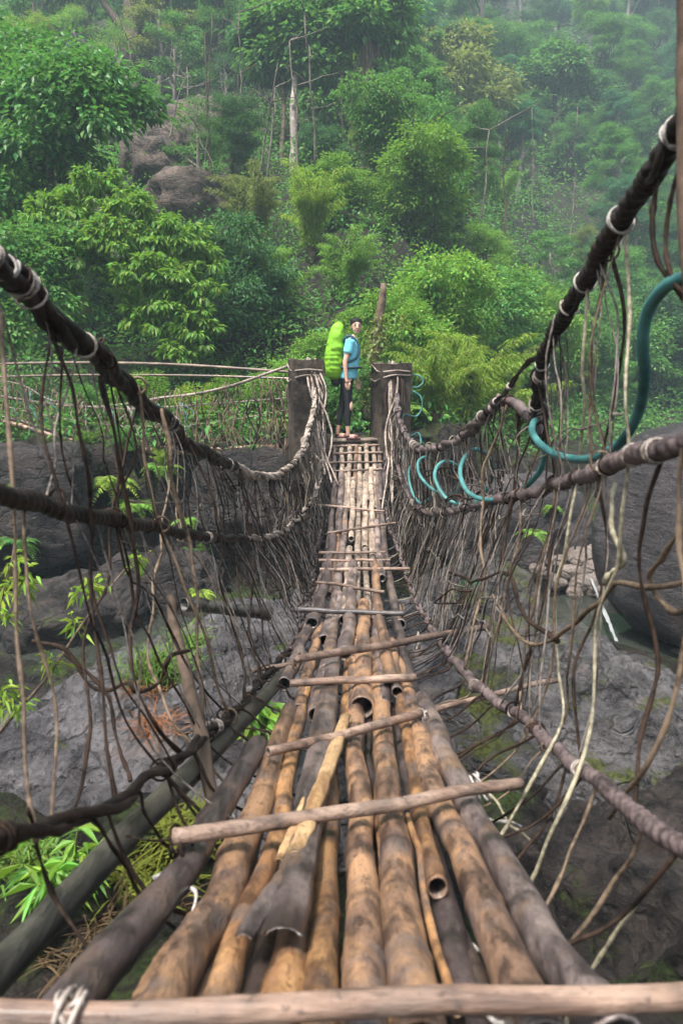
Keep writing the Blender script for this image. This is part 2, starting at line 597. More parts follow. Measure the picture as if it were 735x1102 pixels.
# ------------------------------------------------------------------ rocks
def boulder(name, c, r, label, mat, sub=5, seed=0, power=2.6, yaw=0, amp=.16, rough=.05, group=None, cat='boulder', pits=0.0):
    V0, F0 = ICO[sub]
    n = np.sign(V0) * np.abs(V0) ** 1.0
    k = (np.abs(n) ** power).sum(1) ** (-1 / power)
    V = n * k[:, None]
    q = V0 * 1.0 + seed * 7.7
    V = V * (1 + amp * fbm(q * 1.3, 3) + .5 * amp * ridged(q * 2.1 + 3, 2) * .5)[:, None]
    V = V * np.asarray(r)
    w = V + seed * 3.1
    dz = rough * (fbm(w * 3.2, 4) + .6 * ridged(w * 2.2, 3) - .5)
    dz = dz - pits * .085 * sstep(.05, .6, vnoise(w * np.array((4.6, 2.6, 5.5)) + 3)) - pits * .04 * sstep(.1, .6, vnoise(w * np.array((10., 7., 9.)) + 8)) + pits * .05 * ridged(w * np.array((2.6, 1.3, 2.)) + 1, 3)
    V = V + V0 * dz[:, None]
    cs, sn = math.cos(yaw), math.sin(yaw)
    V = np.stack([V[:, 0] * cs - V[:, 1] * sn, V[:, 0] * sn + V[:, 1] * cs, V[:, 2]], 1)
    c = np.asarray(c, float)
    base = c - np.array((0, 0, r[2]))
    return tag(G().add(V + c, F0).build(name, mat, loc=base), label, cat, group)

boulder('rock_slab', (-1.0, 5.7, -3.45), (1.62, 3.75, .92), 'long pitted purplish grey rock slab under the left side of the bridge', M['rock'], 6, 2, 3.2, math.radians(-27), .07, .085, cat='rock slab', pits=1.0)
boulder('boulder', (2.1, 6.5, -3.9), (1.75, 2.0, 1.2), 'broad pitted grey boulder with moss patches below the right lower cable', M['rock_moss'], 6, 5, 2.3, .3, .10, .09, pits=.9)
boulder('boulder', (2.1, 3.25, -3.5), (1.5, 1.15, 1.15), 'rough black rock face under the lower right cable near the viewer', M['ground_rock'], 6, 51, 2.6, .2, .14, .10, pits=.6)
boulder('boulder', (4.62, 8.8, -2.02), (1.28, 1.2, 1.42), 'large smooth dark boulder standing over the white cascade', M['rock_dark'], 5, 9, 2.5, .2, .07, .012)
boulder('boulder', (1.78, 9.3, -3.35), (.85, .9, .72), 'mossy grey boulder between the bridge and the pale river stones', M['rock_moss'], 5, 12, 2.4, -.3, .14, .05)
boulder('boulder', (1.25, 8.5, -3.6), (.75, .8, .75), 'low mossy rock close under the bridge just past the broad boulder', M['rock_moss'], 5, 15, 2.4, .5, .14, .05)
boulder('boulder', (2.9, 11.8, -2.75), (1.1, .7, .95), 'dark rock with small green plants under the teal hose coils', M['rock_dark'], 5, 18, 2.6, .1, .15, .06)
boulder('boulder', (-3.6, 9.2, -3.3), (1.0, .8, .55), 'dark wet boulder in the cleft beyond the long rock slab', M['rock_cliff'], 5, 21, 2.4, .6, .16, .06)
boulder('boulder', (-2.55, 10.3, -3.2), (.8, .5, .6), 'rough dark boulder at the foot of the left cliff', M['rock_cliff'], 5, 24, 2.6, .1, .2, .06)
boulder('boulder', (-4.7, 10.6, -2.0), (.9, .8, .85), 'dark grey angular boulder on top of the left cliff edge', M['rock_cliff'], 5, 27, 4.5, .5, .13, .06)
boulder('boulder', (-1.5, 11.1, -1.85), (.75, .5, .62), 'flat faced dark boulder in the cliff below the second footbridge', M['rock_cliff'], 5, 30, 4.5, -.2, .12, .05)
boulder('boulder', (10.8, 19.5, -2.6), (2.2, 1.8, .85), 'low dark river boulder at the foot of the forest behind the hose', M['rock_cliff'], 5, 33, 2.6, .3, .14, .07)
boulder('boulder', (7.6, 17.5, -2.9), (1.3, 1.2, .75), 'smaller dark river boulder beside the low one below the forest', M['rock_cliff'], 5, 36, 2.6, .8, .16, .07)

k = 0
for px, py, r in ((590, 600, .30), (606, 592, .38), (622, 604, .34), (637, 612, .36), (612, 618, .26), (628, 630, .3), (600, 630, .24), (640, 640, .28), (578, 616, .2),
                  (655, 604, .3), (596, 586, .26), (584, 606, .22), (616, 598, .24), (602, 606, .2), (628, 596, .28), (642, 602, .3), (590, 624, .2), (622, 622, .22), (645, 630, .3), (570, 600, .2), (608, 566, .3), (646, 580, .34), (650, 625, .25), (618, 640, .22), (634, 590, .3), (612, 576, .28), (725, 690, .36), (712, 702, .26), (730, 712, .3)):
    g_ = on_ground(px, py)
    if g_ is None: continue
    boulder('river_stone', g_ + np.array((0, 0, r * .1)), (r * .72, r * .6, r * .42), 'pale rounded river stone in the dry bed beside the large dark boulder',
            M['stone'], 3, 40 + k, 2.3, rng.uniform(0, 3), .16, .02, 'pale stones of the river bed', 'stone')
    k += 1
# outcrop among the trees, upper left
for i, (px, py, r, lb) in enumerate(((190, 178, 1.3, 'pale grey boulder in the slope clearing under the big bare trunk'), (118, 172, 1.5, 'dark grey boulder at the near side of the slope clearing'),
                                (160, 186, 1.0, 'small grey boulder between two larger ones in the slope clearing'), (215, 162, 1.6, 'tall brownish boulder at the back of the slope clearing'),
                                (207, 235, 1.2, 'flat boulder half buried below the slope clearing'))):
    g_ = on_ground(px, py)
    boulder('boulder', g_ + np.array((0, 0, r * .3)), (r * 1.2, r, r * .8), lb, M['rock_brown'], 4, 70 + i, 3.0, i, .16, .12)

def cascade(pts, w, name):
    P = catmull(A(pts), 30)
    V, F = [], []
    wn = np.interp(np.arange(30), np.arange(0, 36, 5), rng.uniform(.25, 1.1, 8))
    for i, q in enumerate(P):
        ww = w * wn[i]
        for k, (s, b) in enumerate(((-1, 0), (-.4, .05), (.3, .06), (1, 0))):
            V.append(q + np.array((s * ww, -b - .02 * rng.random(), .03 * rng.random())))
    for i in range(len(P) - 1):
        for k in range(3):
            F.append([i * 4 + k, i * 4 + k + 1, i * 4 + 5 + k, i * 4 + 4 + k])
    tag(G().add(V, F).build(name, M['foam']), kind='structure')
cascade(((630, 608, 11.6), (638, 630, 10.6), (645, 648, 9.9), (653, 667, 9.2), (662, 690, 8.5)), .028, 'water')

# ------------------------------------------------------------------ plants
def leaves(g, P, D, L_, W_, up=None, droop=.15, fold=.25):
    """Folded pointed leaves at P, growing along D."""
    n = len(P)
    D = D / (np.linalg.norm(D, axis=1)[:, None] + 1e-9)
    if up is None:
        up = np.array((0, 0, 1.)) + rng.normal(0, .34, (n, 3))
    S = np.cross(D, up)
    S /= np.linalg.norm(S, axis=1)[:, None] + 1e-9
    U = np.cross(S, D)
    L_ = (L_ * rng.uniform(.7, 1.25, n))[:, None]
    W_ = (W_ * rng.uniform(.75, 1.2, n))[:, None]
    mid = P + D * L_ * .45
    V = np.stack([P, mid + S * W_ + U * W_ * fold, P + D * L_ - np.array((0, 0, 1.)) * L_ * droop, mid - S * W_ + U * W_ * fold], 1).reshape(-1, 3)
    b = np.arange(n)[:, None] * 4
    g.add(V, np.concatenate([b + np.array((0, 1, 2)), b + np.array((0, 2, 3))]))

def unit(n):
    v = rng.normal(size=(n, 3))
    return v / np.linalg.norm(v, axis=1)[:, None]

def clumps(g, C, per, rad, L_, W_, out, droop, flat=.55, rosette=False):
    C = np.asarray(C)
    n = len(C) * per
    base = np.repeat(C, per, 0)
    o = np.repeat(out, per, 0)
    off = rng.normal(0, 1, (n, 3)) * rad * np.array((.6, .6, .6 * flat))
    if rosette:
        off *= .35
    D = off / (np.linalg.norm(off, axis=1)[:, None] + 1e-6) * .9 + o * .5 + rng.normal(0, .3, (n, 3)) - np.array((0, 0, droop))
    leaves(g, base + off, D, L_, W_, None, .2)

def crown(lobes, ncl, per, L_, W_, droop=.3, flat=.55, clr=.3, rosette=False, under=.25):
    """Foliage of a crown: leaf clumps on the shells of several lobes, so light falls between them."""
    g = G()
    tot = sum(r[0] * r[1] for _, r in lobes)
    for c, r in lobes:
        k = max(4, int(ncl * r[0] * r[1] / tot))
        u = unit(k * 2)
        u = u[(u[:, 2] > -.35) | (rng.random(len(u)) < under)][:k]
        sc = rng.uniform(.55, 1.05, (len(u), 1))
        bump = 1 + .22 * vnoise(u * 2.1 + c[0] * 3 + 5)[:, None]
        C = np.asarray(c) + u * np.asarray(r) * sc * bump
        clumps(g, C, per, clr, L_, W_, u, droop, flat, rosette)
    return g

def limb(g, a, b, r0, r1, wig=.12, n=9, seg=7):
    a, b = np.asarray(a, float), np.asarray(b, float)
    t = np.linspace(0, 1, n)[:, None]
    P = a * (1 - t) + b * t
    l = np.linalg.norm(b - a)
    P[1:-1] += np.cumsum(rng.normal(0, wig * l / n, (n - 2, 3)), 0) * np.sin(np.linspace(0, PI, n - 2))[:, None]
    tube(g, P, np.linspace(r0, r1, n) * (1 + .12 * rng.normal(size=n)), seg)
    return P

def make_lobes(n, z0, z1, R, rl, squash=.7, taper=.5):
    out = []
    for i in range(n):
        f = (i + .5) / n
        z = z0 + (z1 - z0) * f
        rr = R * (1 - taper * f) * math.sqrt(rng.uniform(.1, 1))
        a = i * 2.4 + rng.uniform(-.5, .5)
        s = rl * rng.uniform(.7, 1.3)
        out.append(((rr * math.cos(a), rr * math.sin(a), z), (s, s, s * squash)))
    return out

def trunk_mesh(h, r, lobes, lean=0, seg=9, flare=1.5):
    g = G()
    top = np.array((lean, 0, h))
    P = limb(g, (0, 0, -.5), top, r * flare, r * .55, .10, 12, seg)
    for c, rr in lobes:
        k = rng.integers(5, 12)
        limb(g, P[min(k, 11)], np.asarray(c) * np.array((.9, .9, 1)), r * .42, r * .10, .2, 8, 6)
    return g

PROTO = {}
def proto(kind, gcrown, gtrunk, crown_name='crown', trunk_name='trunk', bark='bark'):
    c = gcrown.mesh(crown_name, smooth=False)
    c.materials.append(M['mid'])
    t = None
    if gtrunk is not None:
        t = gtrunk.mesh(trunk_name)
        t.materials.append(M[bark])
    PROTO.setdefault(kind, []).append((c, t, crown_name, trunk_name))

for k in range(3):
    lb = make_lobes(17, 2.2, 6.6, 2.5, .82)
    proto('broadleaf_tree', crown(lb, 520, 46, .13, .036, .22, .45, .30, under=.35), trunk_mesh(4.2, .16, lb))
for k in range(2):
    lb = make_lobes(15, 7.6, 12.4, 2.8, 1.0, .6)
    proto('tall_tree', crown(lb, 520, 46, .15, .042, .22, .42, .34), trunk_mesh(9.5, .22, lb), bark='bark_pale')
for k in range(2):
    lb = []
    for z in np.linspace(2.2, 7.4, 6):
        for j in range(3):
            a = rng.uniform(0, 6.28)
            r = (2.5 - .22 * z) * rng.uniform(.4, 1)
            lb.append(((r * math.cos(a), r * math.sin(a), z + rng.uniform(-.7, .7)), (rng.uniform(.6, 1.15), rng.uniform(.6, 1.15), rng.uniform(.3, .6))))
    proto('layered_tree', crown(lb, 520, 44, .13, .032, .2, .3, .30), trunk_mesh(7.0, .13, lb))
for k in range(2):
    lb = make_lobes(13, .4, 2.0, 1.2, .46, .8, .35)
    proto('shrub', crown(lb, 330, 42, .09, .027, .22, .5, .17), None)
    s_ = G()
    for j in range(7):
        limb(s_, (0, 0, -.2), np.asarray(lb[j][0]), .03, .008)
    c_, _, _, _ = PROTO['shrub'][-1]
    t_ = s_.mesh('stem'); t_.materials.append(M['bark'])
    PROTO['shrub'][-1] = (c_, t_, 'foliage', 'stem')
for k in range(3):
    lb = make_lobes(13, 2.4, 7.4, 2.7, .62, .55, .35)
    proto('open_tree', crown(lb, 170, 26, (.26, .15, .20)[k], (.085, .035, .07)[k], .3, .5, .34), trunk_mesh(5.6, .15, lb), bark='bark_pale')

def culms(n, h, spread, per, L_, W_, rc=.02):
    """Arching culms with narrow hanging leaves."""
    gl, gs = G(), G()
    for i in range(n):
        a = rng.uniform(0, 6.28)
        hh = h * rng.uniform(.6, 1.1)
        s = spread * rng.uniform(.3, 1.1)
        t = np.linspace(0, 1, 12)
        P = np.stack([(.12 * math.cos(a * 3) + s * t ** 2.2 * math.cos(a)), (.12 * math.sin(a * 3) + s * t ** 2.2 * math.sin(a)), hh * (t - .22 * t ** 4)], 1)
        tube(gs, P, np.linspace(rc, rc * .3, 12), 5)
        idx = rng.uniform(3.0, 11, per)
        i0 = np.floor(idx).astype(int).clip(0, 10)
        f = (idx - i0)[:, None]
        Q = P[i0] * (1 - f) + P[i0 + 1] * f
        u = unit(per)
        u[:, 2] *= .35
        reach = rng.uniform(.02, .32, per)[:, None] * h * .22
        leaves(gl, Q + u * reach, u + np.array((math.cos(a) * .35, math.sin(a) * .35, -.35)), L_, W_, None, .25)
    return gl, gs
for k in range(2):
    gl, gs = culms(20, 3.2, 1.5, 420, .15, .013)
    proto('bamboo_clump', gl, gs, 'foliage', 'culm', 'vine_tan')

def fern(n, h, pairs=16, wid=.11, lw=.02):
    gl, gs = G(), G()
    for i in range(n):
        a = i * 2.4 + rng.uniform(-.4, .4)
        l = h * rng.uniform(.7, 1.15)
        t = np.linspace(0, 1, 10)
        up = rng.uniform(.35, .9)
        P = np.stack([l * t * math.cos(a) * .8, l * t * math.sin(a) * .8, l * (up * t - .85 * t ** 2.2)], 1)
        tube(gs, P, np.linspace(.006, .002, 10), 4)
        for s in (-1, 1):
            q = np.linspace(.12, .98, pairs)
            Q = np.stack([np.interp(q, t, P[:, c]) for c in range(3)], 1)
            D = np.array((-math.sin(a) * s, math.cos(a) * s, -.15)) + np.array((math.cos(a), math.sin(a), -.2)) * .45 + rng.normal(0, .08, (pairs, 3))
            w = np.sin(PI * np.clip(q, 0, 1) ** .7) * .9 + .12
            n_ = len(Q)
            D /= np.linalg.norm(D, axis=1)[:, None]
            up_ = np.array((0, 0, 1.)) + rng.normal(0, .12, (n_, 3))
            S = np.cross(D, up_)
            S /= np.linalg.norm(S, axis=1)[:, None]
            LL = (w * wid * l / .6)[:, None]
            mid = Q + D * LL * .4
            V = np.stack([Q, mid + S * lw, Q + D * LL - np.array((0, 0, .2)) * LL, mid - S * lw], 1).reshape(-1, 3)
            b = np.arange(n_)[:, None] * 4
            gl.add(V, np.concatenate([b + np.array((0, 1, 2)), b + np.array((0, 2, 3))]))
    return gl, gs
for k in range(2):
    gl, gs = fern(16, .62, 18, .15, .018)
    proto('fern', gl, gs, 'foliage', 'stem', 'vine_tan')

COUNT = {}
def plant(kind, loc, scale, tone, label, cat, group=None, variant=None, rz=None, sz=None, bark=None):
    """One tree or shrub: an Empty with copies of a crown and a trunk."""
    P = PROTO[kind]
    c, t, cn, tn = P[(COUNT.get(kind, 0) if variant is None else variant) % len(P)]
    COUNT[kind] = COUNT.get(kind, 0) + 1
    r = thing(kind, loc, label, cat, group)
    r.rotation_euler = (rng.normal(0, .03), rng.normal(0, .03), rng.uniform(0, 6.28) if rz is None else rz)
    r.scale = (scale, scale, scale * (sz if sz else rng.uniform(.88, 1.15)))
    for me, nm, mt in ((c, cn, tone), (t, tn, bark)):
        if me is None: continue
        o = bpy.data.objects.new(nm, me)
        COL.objects.link(o)
        o.parent = r
        if mt:
            o.material_slots[0].link = 'OBJECT'
            o.material_slots[0].material = M[mt]
    return r
def ground_at(px, Yd):
    z = 0.0
    for _ in range(4):
        x = (px - CX) / FPX * (Yd * CP - z * SP)
        z = hz(x, Yd)
    return np.array((x, Yd, z))

def to_px(P):
    d = P[1] * CP - P[2] * SP
    u = P[1] * SP + P[2] * CP
    return CX + P[0] / d * FPX, CY - u / d * FPX

# --- undergrowth covering the slope
n = 7500
u = rng.random(n)
yy = 11.5 * 14 ** u
xx = rng.uniform(-.66, .72, n) * yy
keep_ = rng.random(n) < .5
ok = yy > hill_foot(xx) + .5 + np.where(xx > 1.4, .8, 0)
ok &= ~((np.abs(xx - .25) < 1.2) & (yy < 13.2))
xx, yy, keep_ = xx[ok], yy[ok], keep_[ok]
zz = height(xx, yy)
clear = (np.exp(-(((xx + 2.5) / 1.1) ** 2 + ((yy - 16.3) / 2.2) ** 2)) > .4) | (np.exp(-(((xx + 10.5) / 3.2) ** 2 + ((yy - 38) / 4.0) ** 2)) > .5)
clear &= ~keep_      # rocky clearing
gu = G()
for lo, hi in ((0, 18), (18, 30), (30, 55), (55, 400)):
    s_ = (yy >= lo) & (yy < hi) & ~clear
    C = np.stack([xx[s_], yy[s_], zz[s_]], 1)
    if not len(C): continue
    Lf = .075 + .0034 * C[:, 1].mean()
    hgt = rng.uniform(.05, .5, len(C)) * (.6 + .02 * C[:, 1].mean())
    C[:, 2] += hgt
    clumps(gu, C, 30, .22 + .012 * C[:, 1].mean(), Lf, Lf * .26, unit(len(C)) * .3 + np.array((0, -.2, .5)), .25, .7)
tag(gu.build('undergrowth', M['mid'], smooth=False), kind='stuff')

# --- the large tree at the near left and the draped bush under it
def custom(name, loc, lobes, args, label, cat, tone, trunk=None, crown_name='crown', trunk_name='trunk', bark='bark', group=None):
    r = thing(name, loc, label, cat, group)
    g_ = crown(lobes, **args)
    me = g_.mesh(crown_name, smooth=False)
    me.materials.append(M[tone])
    o = bpy.data.objects.new(crown_name, me); COL.objects.link(o); o.parent = r
    if trunk is not None:
        me = trunk.mesh(trunk_name); me.materials.append(M[bark])
        o = bpy.data.objects.new(trunk_name, me); COL.objects.link(o); o.parent = r
    return r

b = ground_at(52, 18.6)
def lob(base, pts):   # px, py, d, radius -> lobe round the base
    return [(tuple(at(px, py, d) - base), (r, r, r * .8)) for px, py, d, r in pts]
lb = lob(b, [(22, 66, 18, .9), (72, 72, 17.6, .85), (112, 92, 17.2, .8), (60, 110, 17, 1.2), (10, 110, 18, 1.1), (140, 118, 17.4, .75), (95, 135, 16.8, 1.0),
             (35, 160, 17, 1.1), (-30, 90, 18.5, 1.3), (-30, 160, 18, 1.2), (70, 175, 17.5, .8), (0, 215, 17, .9), (40, 215, 17.6, .7), (-50, 40, 19, 1.3)])
custom('broadleaf_tree', b, lb, dict(ncl=520, per=36, L_=.19, W_=.055, droop=.4, flat=.5, clr=.34), 'large glossy green tree leaning over the draped bush at the left edge', 'tree', 'near_leaf',
       trunk_mesh(4.6, .17, lb[:6], .4))
b = ground_at(110, 15.2)
lb = lob(b, [(60, 235, 15.4, .75), (105, 215, 15.6, .8), (150, 235, 15.4, .75), (185, 262, 15.2, .7), (120, 265, 15, .8), (165, 300, 14.8, .75), (205, 310, 15, .65), (185, 350, 14.6, .6),
             (75, 275, 14.8, .7), (150, 345, 14.8, .45), (210, 355, 14.7, .5), (60, 315, 14.9, .6), (222, 282, 15.4, .5), (190, 382, 14.5, .4)])
custom('bush', b, lb, dict(ncl=470, per=32, L_=.17, W_=.036, droop=.75, flat=.45, clr=.22, rosette=True), 'wide bush with drooping leaf rosettes over a dark hollow by the bank', 'bush', 'fresh', crown_name='foliage')
b = ground_at(20, 14.0)
lb = lob(b, [(10, 265, 14, .6), (40, 290, 14, .6), (5, 315, 13.8, .6), (45, 330, 13.8, .55), (20, 360, 13.6, .5), (-25, 300, 14, .7), (60, 262, 14.2, .45)])
custom('bush', b, lb, dict(ncl=200, per=32, L_=.12, W_=.04, droop=.3, flat=.7, clr=.24), 'dense small leaved bush behind the thick upper cable at the left edge', 'bush', 'mid', crown_name='foliage')

# --- individually recognisable trees on the slope
def tree_at(kind, px, Yd, sc, tone, label, bark=None, **kw):
    return plant(kind, ground_at(px, Yd) - np.array((0, 0, .1)), sc, tone, label, kw.pop('cat', 'tree'), bark=bark, **kw)

# big bare trunk with heavy boughs
b = ground_at(143, 43)
g_ = G()
top = at(140, -30, 43) - b
P = limb(g_, (0, 0, -1), top, .62, .40, .03, 14, 10)
fork = at(143, 46, 43) - b
limb(g_, fork, at(100, -20, 43.5) - b, .30, .16, .10, 10)
limb(g_, fork, at(185, -10, 42.5) - b, .34, .18, .10, 10)
bow = [at(*q) - b for q in ((150, 82, 42.6), (180, 92, 42), (215, 84, 41.4), (250, 66, 41), (285, 42, 40.6), (320, 26, 40.4))]
tube(g_, catmull(bow, 24), np.linspace(.34, .10, 24) * (1 + .1 * rng.normal(size=24)), 8)
for s, e in (((215, 84, 41.4), (235, 40, 41.6)), ((250, 66, 41), (240, 20, 40.5)), ((180, 92, 42), (172, 40, 42))):
    limb(g_, at(*s) - b, at(*e) - b, .12, .03, .15)
lb = lob(b, [(60, -20, 44, 1.5), (110, -40, 44, 1.8), (190, -30, 43, 1.9), (225, 20, 42, 1.0), (245, -20, 42, 1.6), (150, -60, 45, 2), (215, 60, 42, .7), (265, 60, 41, .8), (290, 20, 41, .9), (60, 25, 45, .9)])
custom('bare_tree', b, lb, dict(ncl=230, per=30, L_=.36, W_=.10, droop=.35, flat=.5, clr=.55), 'big dark bare trunked tree with a mossy bough reaching over the clearing', 'tree', 'dark', g_)

# forked pale dead stem
b = ground_at(268, 33)
g_ = G()
limb(g_, (0, 0, -.3), at(266, 135, 33) - b, .10, .07, .05)
limb(g_, at(266, 135, 33) - b, at(261, 110, 33) - b, .06, .03)
limb(g_, at(266, 120, 33) - b, at(281, 108, 33) - b, .06, .03)
r = thing('dead_tree', b, 'pale forked dead stem standing between the clearing and the tall trunks', 'tree')
me = g_.mesh('trunk'); me.materials.append(M['stone']); o = bpy.data.objects.new('trunk', me); COL.objects.link(o); o.parent = r

# tall trees with visible trunks
def stemmed(px, Yd, topy, rtr, lobpts, tone, label, bark='bark', L_=.34, lean=0):
    b = ground_at(px, Yd)
    g_ = G()
    tp = at(px + lean, topy, Yd / CP) - b
    P = limb(g_, (0, 0, -.6), tp, rtr * 1.3, rtr * .5, .05, 14, 9)
    lb = lob(b, lobpts)
    for c, rr in lb:
        limb(g_, P[rng.integers(7, 13)], c, rtr * .35, .02, .15, 8, 6)
    return custom('forest_tree', b, lb, dict(ncl=230, per=30, L_=L_, W_=L_ * .27, droop=.35, flat=.5, clr=.5), label, 'tree', tone, g_, bark=bark)
stemmed(316, 31, 10, .15, [(300, 25, 31, 1.15), (335, 45, 31, 1.2), (322, 5, 32, 1.3), (290, 62, 31, .8), (350, 78, 31, .8), (322, 70, 31, .7), (342, 112, 31, .45)], 'mid', 'tall slender tree with layered crown and two thin pale trunks', 'bark_pale')
stemmed(303, 31.6, 60, .10, [(283, 40, 32, .8), (296, 70, 32, .6)], 'dark', 'thin dark trunked tree just left of the tall slender tree')
stemmed(397, 30.5, 8, .27, [(365, 10, 31, 1.1), (400, -8, 31, 1.3), (425, 20, 31, .9), (372, 42, 31, .5), (420, 46, 31, .45), (390, 22, 30, .8)], 'mid', 'tall tree whose straight trunk is wrapped in hanging brown vines', 'bark')
stemmed(597, 58, 80, .26, [(575, 85, 57, 1.5), (610, 75, 57, 1.7), (630, 95, 58, 1.3), (595, 62, 58, 1.4), (572, 110, 57, 1.0), (622, 118, 57, 1.0)], 'mid', 'misty tree with a dark forked trunk halfway up the right slope', L_=.42)
stemmed(480, 46, 60, .2, [(460, 60, 45, 1.6), (500, 75, 45, 1.7), (475, 100, 44.5, 1.6), (520, 110, 45, 1.4), (450, 100, 45, 1.3), (490, 135, 44, 1.4), (535, 90, 46, 1.2), (440, 75, 46, 1.2), (500, 45, 47, 1.4)], 'olive', 'broad olive crowned tree with faded brownish leaves above the woman', L_=.36)
# hanging vine curtain on the wrapped trunk
b = ground_at(397, 30.2)
g_ = G()
for i in range(70):
    x0 = 397 + rng.normal(0, 9)
    y0, y1 = rng.uniform(20, 110), rng.uniform(110, 200)
    P = catmull([at(x0, y0, 30.6 + rng.normal(0, .3)), at(x0 + rng.normal(0, 4), (y0 + y1) / 2, 30.6 + rng.normal(0, .3)), at(x0 + rng.normal(0, 6), y1, 30.6)], 8)
    tube(g_, P, .016, 4)
tag(g_.build('hanging_vines', M['vine_tan'], loc=b), 'curtain of dry brown vines hanging down the wrapped trunk', 'vines')

# leaning stump behind the woman
b = ground_at(401, 13.6)
g_ = G()
P = limb(g_, at(396, 452, 13.6) - b, at(413, 305, 13.2) - b, .12, .055, .05, 14, 10)
r = thing('dead_stump', b, 'leaning brown dead stump with creepers right behind the woman', 'stump')
me = g_.mesh('trunk'); me.materials.append(M['deadwood']); o = bpy.data.objects.new('trunk', me); COL.objects.link(o); o.parent = r
g_ = G()
C = np.repeat(P[1:11], 5, 0) + rng.normal(0, .12, (50, 3))
clumps(g_, C, 16, .14, .09, .03, unit(50), .5)
me = g_.mesh('creeper', smooth=False); me.materials.append(M['olive']); o = bpy.data.objects.new('creeper', me); COL.objects.link(o); o.parent = r

# far trickle of water on the slope
q = on_ground(483, 312, 10)
dq = q[1] * CP - q[2] * SP - 1.2
cascade(((480, 298, dq + .3), (482, 305, dq + .1), (484, 313, dq), (486, 322, dq - .2)), .10, 'water')
# --- plants along the far bank
BANK = [
 ('bamboo_clump', 505, 14.6, .78, 'lime', 'bright yellow green bamboo clump beside the right post', 'bamboo'),
 ('bamboo_clump', 470, 13.4, .55, 'lime', 'small yellow green bamboo tuft close behind the right post', 'bamboo'),
 ('bamboo_clump', 545, 17.0, .85, 'lime', 'yellow green bamboo clump behind the steep right cable', 'bamboo'),
 ('bamboo_clump', 535, 19.5, .75, 'olive', 'olive bamboo clump drooping over the river rocks', 'bamboo'),
 ('shrub', 438, 17.0, 1.0, 'fresh', 'rounded fresh green shrub over the top of the right post', 'shrub'),
 ('shrub', 470, 18.5, 1.3, 'fresh', 'larger fresh green shrub behind the bamboo tuft', 'shrub'),
 ('shrub', 515, 20.5, 1.5, 'mid', 'mid green shrub below the far trickle of water', 'shrub'),
 ('shrub', 425, 14.0, .7, 'mid', 'low shrub filling the gap between woman and right post', 'shrub'),
 ('bamboo_clump', 300, 19.5, .75, 'fresh', 'feathery light green bamboo above the earth path', 'bamboo'),
 ('bamboo_clump', 335, 22.0, .85, 'lime', 'feathery yellow green bamboo up the slope from the left post', 'bamboo'),
 ('bamboo_clump', 275, 23.5, .9, 'olive', 'olive feathery bamboo between the wide bush and the tall trunks', 'bamboo'),
 ('bamboo_clump', 375, 20.0, .72, 'fresh', 'feathery green bamboo right above the woman and her pack', 'bamboo'),
 ('shrub', 240, 18.5, 1.2, 'dark', 'dark green shrub at the upper end of the earth path', 'shrub'),
 ('shrub', 315, 14.2, .55, 'fresh', 'small bright shrub behind the top of the left post', 'shrub'),
 ('shrub', 345, 13.6, .55, 'mid', 'low green shrub between the left post and the pack', 'shrub'),
 ('shrub', 265, 13.2, .5, 'fresh', 'small fresh shrub on the bank under the footbridge rail', 'shrub'),
 ('shrub', 215, 12.9, .42, 'lime', 'small yellow green shrub behind the footbridge net', 'shrub'),
 ('shrub', 150, 12.8, .5, 'fresh', 'bright low shrub behind the middle of the footbridge', 'shrub'),
 ('shrub', 95, 12.9, .45, 'mid', 'low mid green shrub by the outer end of the footbridge', 'shrub'),
 ('shrub', 450, 25.0, 1.5, 'fresh', 'big pale green shrub on the slope right of the dead stump', 'shrub'),
 ('shrub', 358, 25.0, 1.0, 'fresh', 'big fresh green shrub on the slope over the lime pack', 'shrub'),
 ('shrub', 430, 27.5, 1.7, 'mid', 'big mid green shrub on the slope over the right post', 'shrub'),
 ('shrub', 560, 24.0, 1.5, 'fresh', 'fresh green shrub at the forest foot behind the steep cable', 'shrub'),
 ('shrub', 610, 28.5, 1.6, 'mid', 'mid green shrub at the forest foot left of the hose bend', 'shrub'),
 ('shrub', 660, 33.0, 1.9, 'mid', 'wide shrub at the forest foot inside the hose bend', 'shrub'),
 ('shrub', 705, 35.0, 2.0, 'dark', 'dark shrub at the forest foot beyond the hose', 'shrub'),
 ('shrub', 745, 36.5, 2.0, 'mid', 'shrub at the forest foot cut by the right edge of view', 'shrub'),
 ('broadleaf_tree', 520, 27.0, .46, 'fresh', 'rounded fresh green tree beside the far trickle of water', 'tree'),
 ('open_tree', 445, 31.0, .5, 'mid', 'sparse tree up the slope right of the dead stump', 'tree'),
 ('broadleaf_tree', 250, 29.0, .5, 'dark', 'dark rounded tree right below the pale forked dead stem', 'tree'),
 ('open_tree', 215, 26.0, .46, 'mid', 'small sparse tree rising right above the wide draped bush', 'tree'),
 ('open_tree', 590, 33.0, .5, 'mid', 'sparse tree behind the steep cable above the forest foot', 'tree'),
 ('broadleaf_tree', 650, 39.0, .75, 'mid', 'rounded tree in the mist behind the pale hanging vine', 'tree'),
 ('broadleaf_tree', 715, 43.0, .8, 'dark', 'dark misty tree beyond the upper bend of the hose', 'tree'),
]
placed = []
for kind, px, Yd, sc, tone, lab, cat in BANK:
    tree_at(kind, px, Yd, sc, tone, lab, cat=cat)
    placed.append((px, Yd))

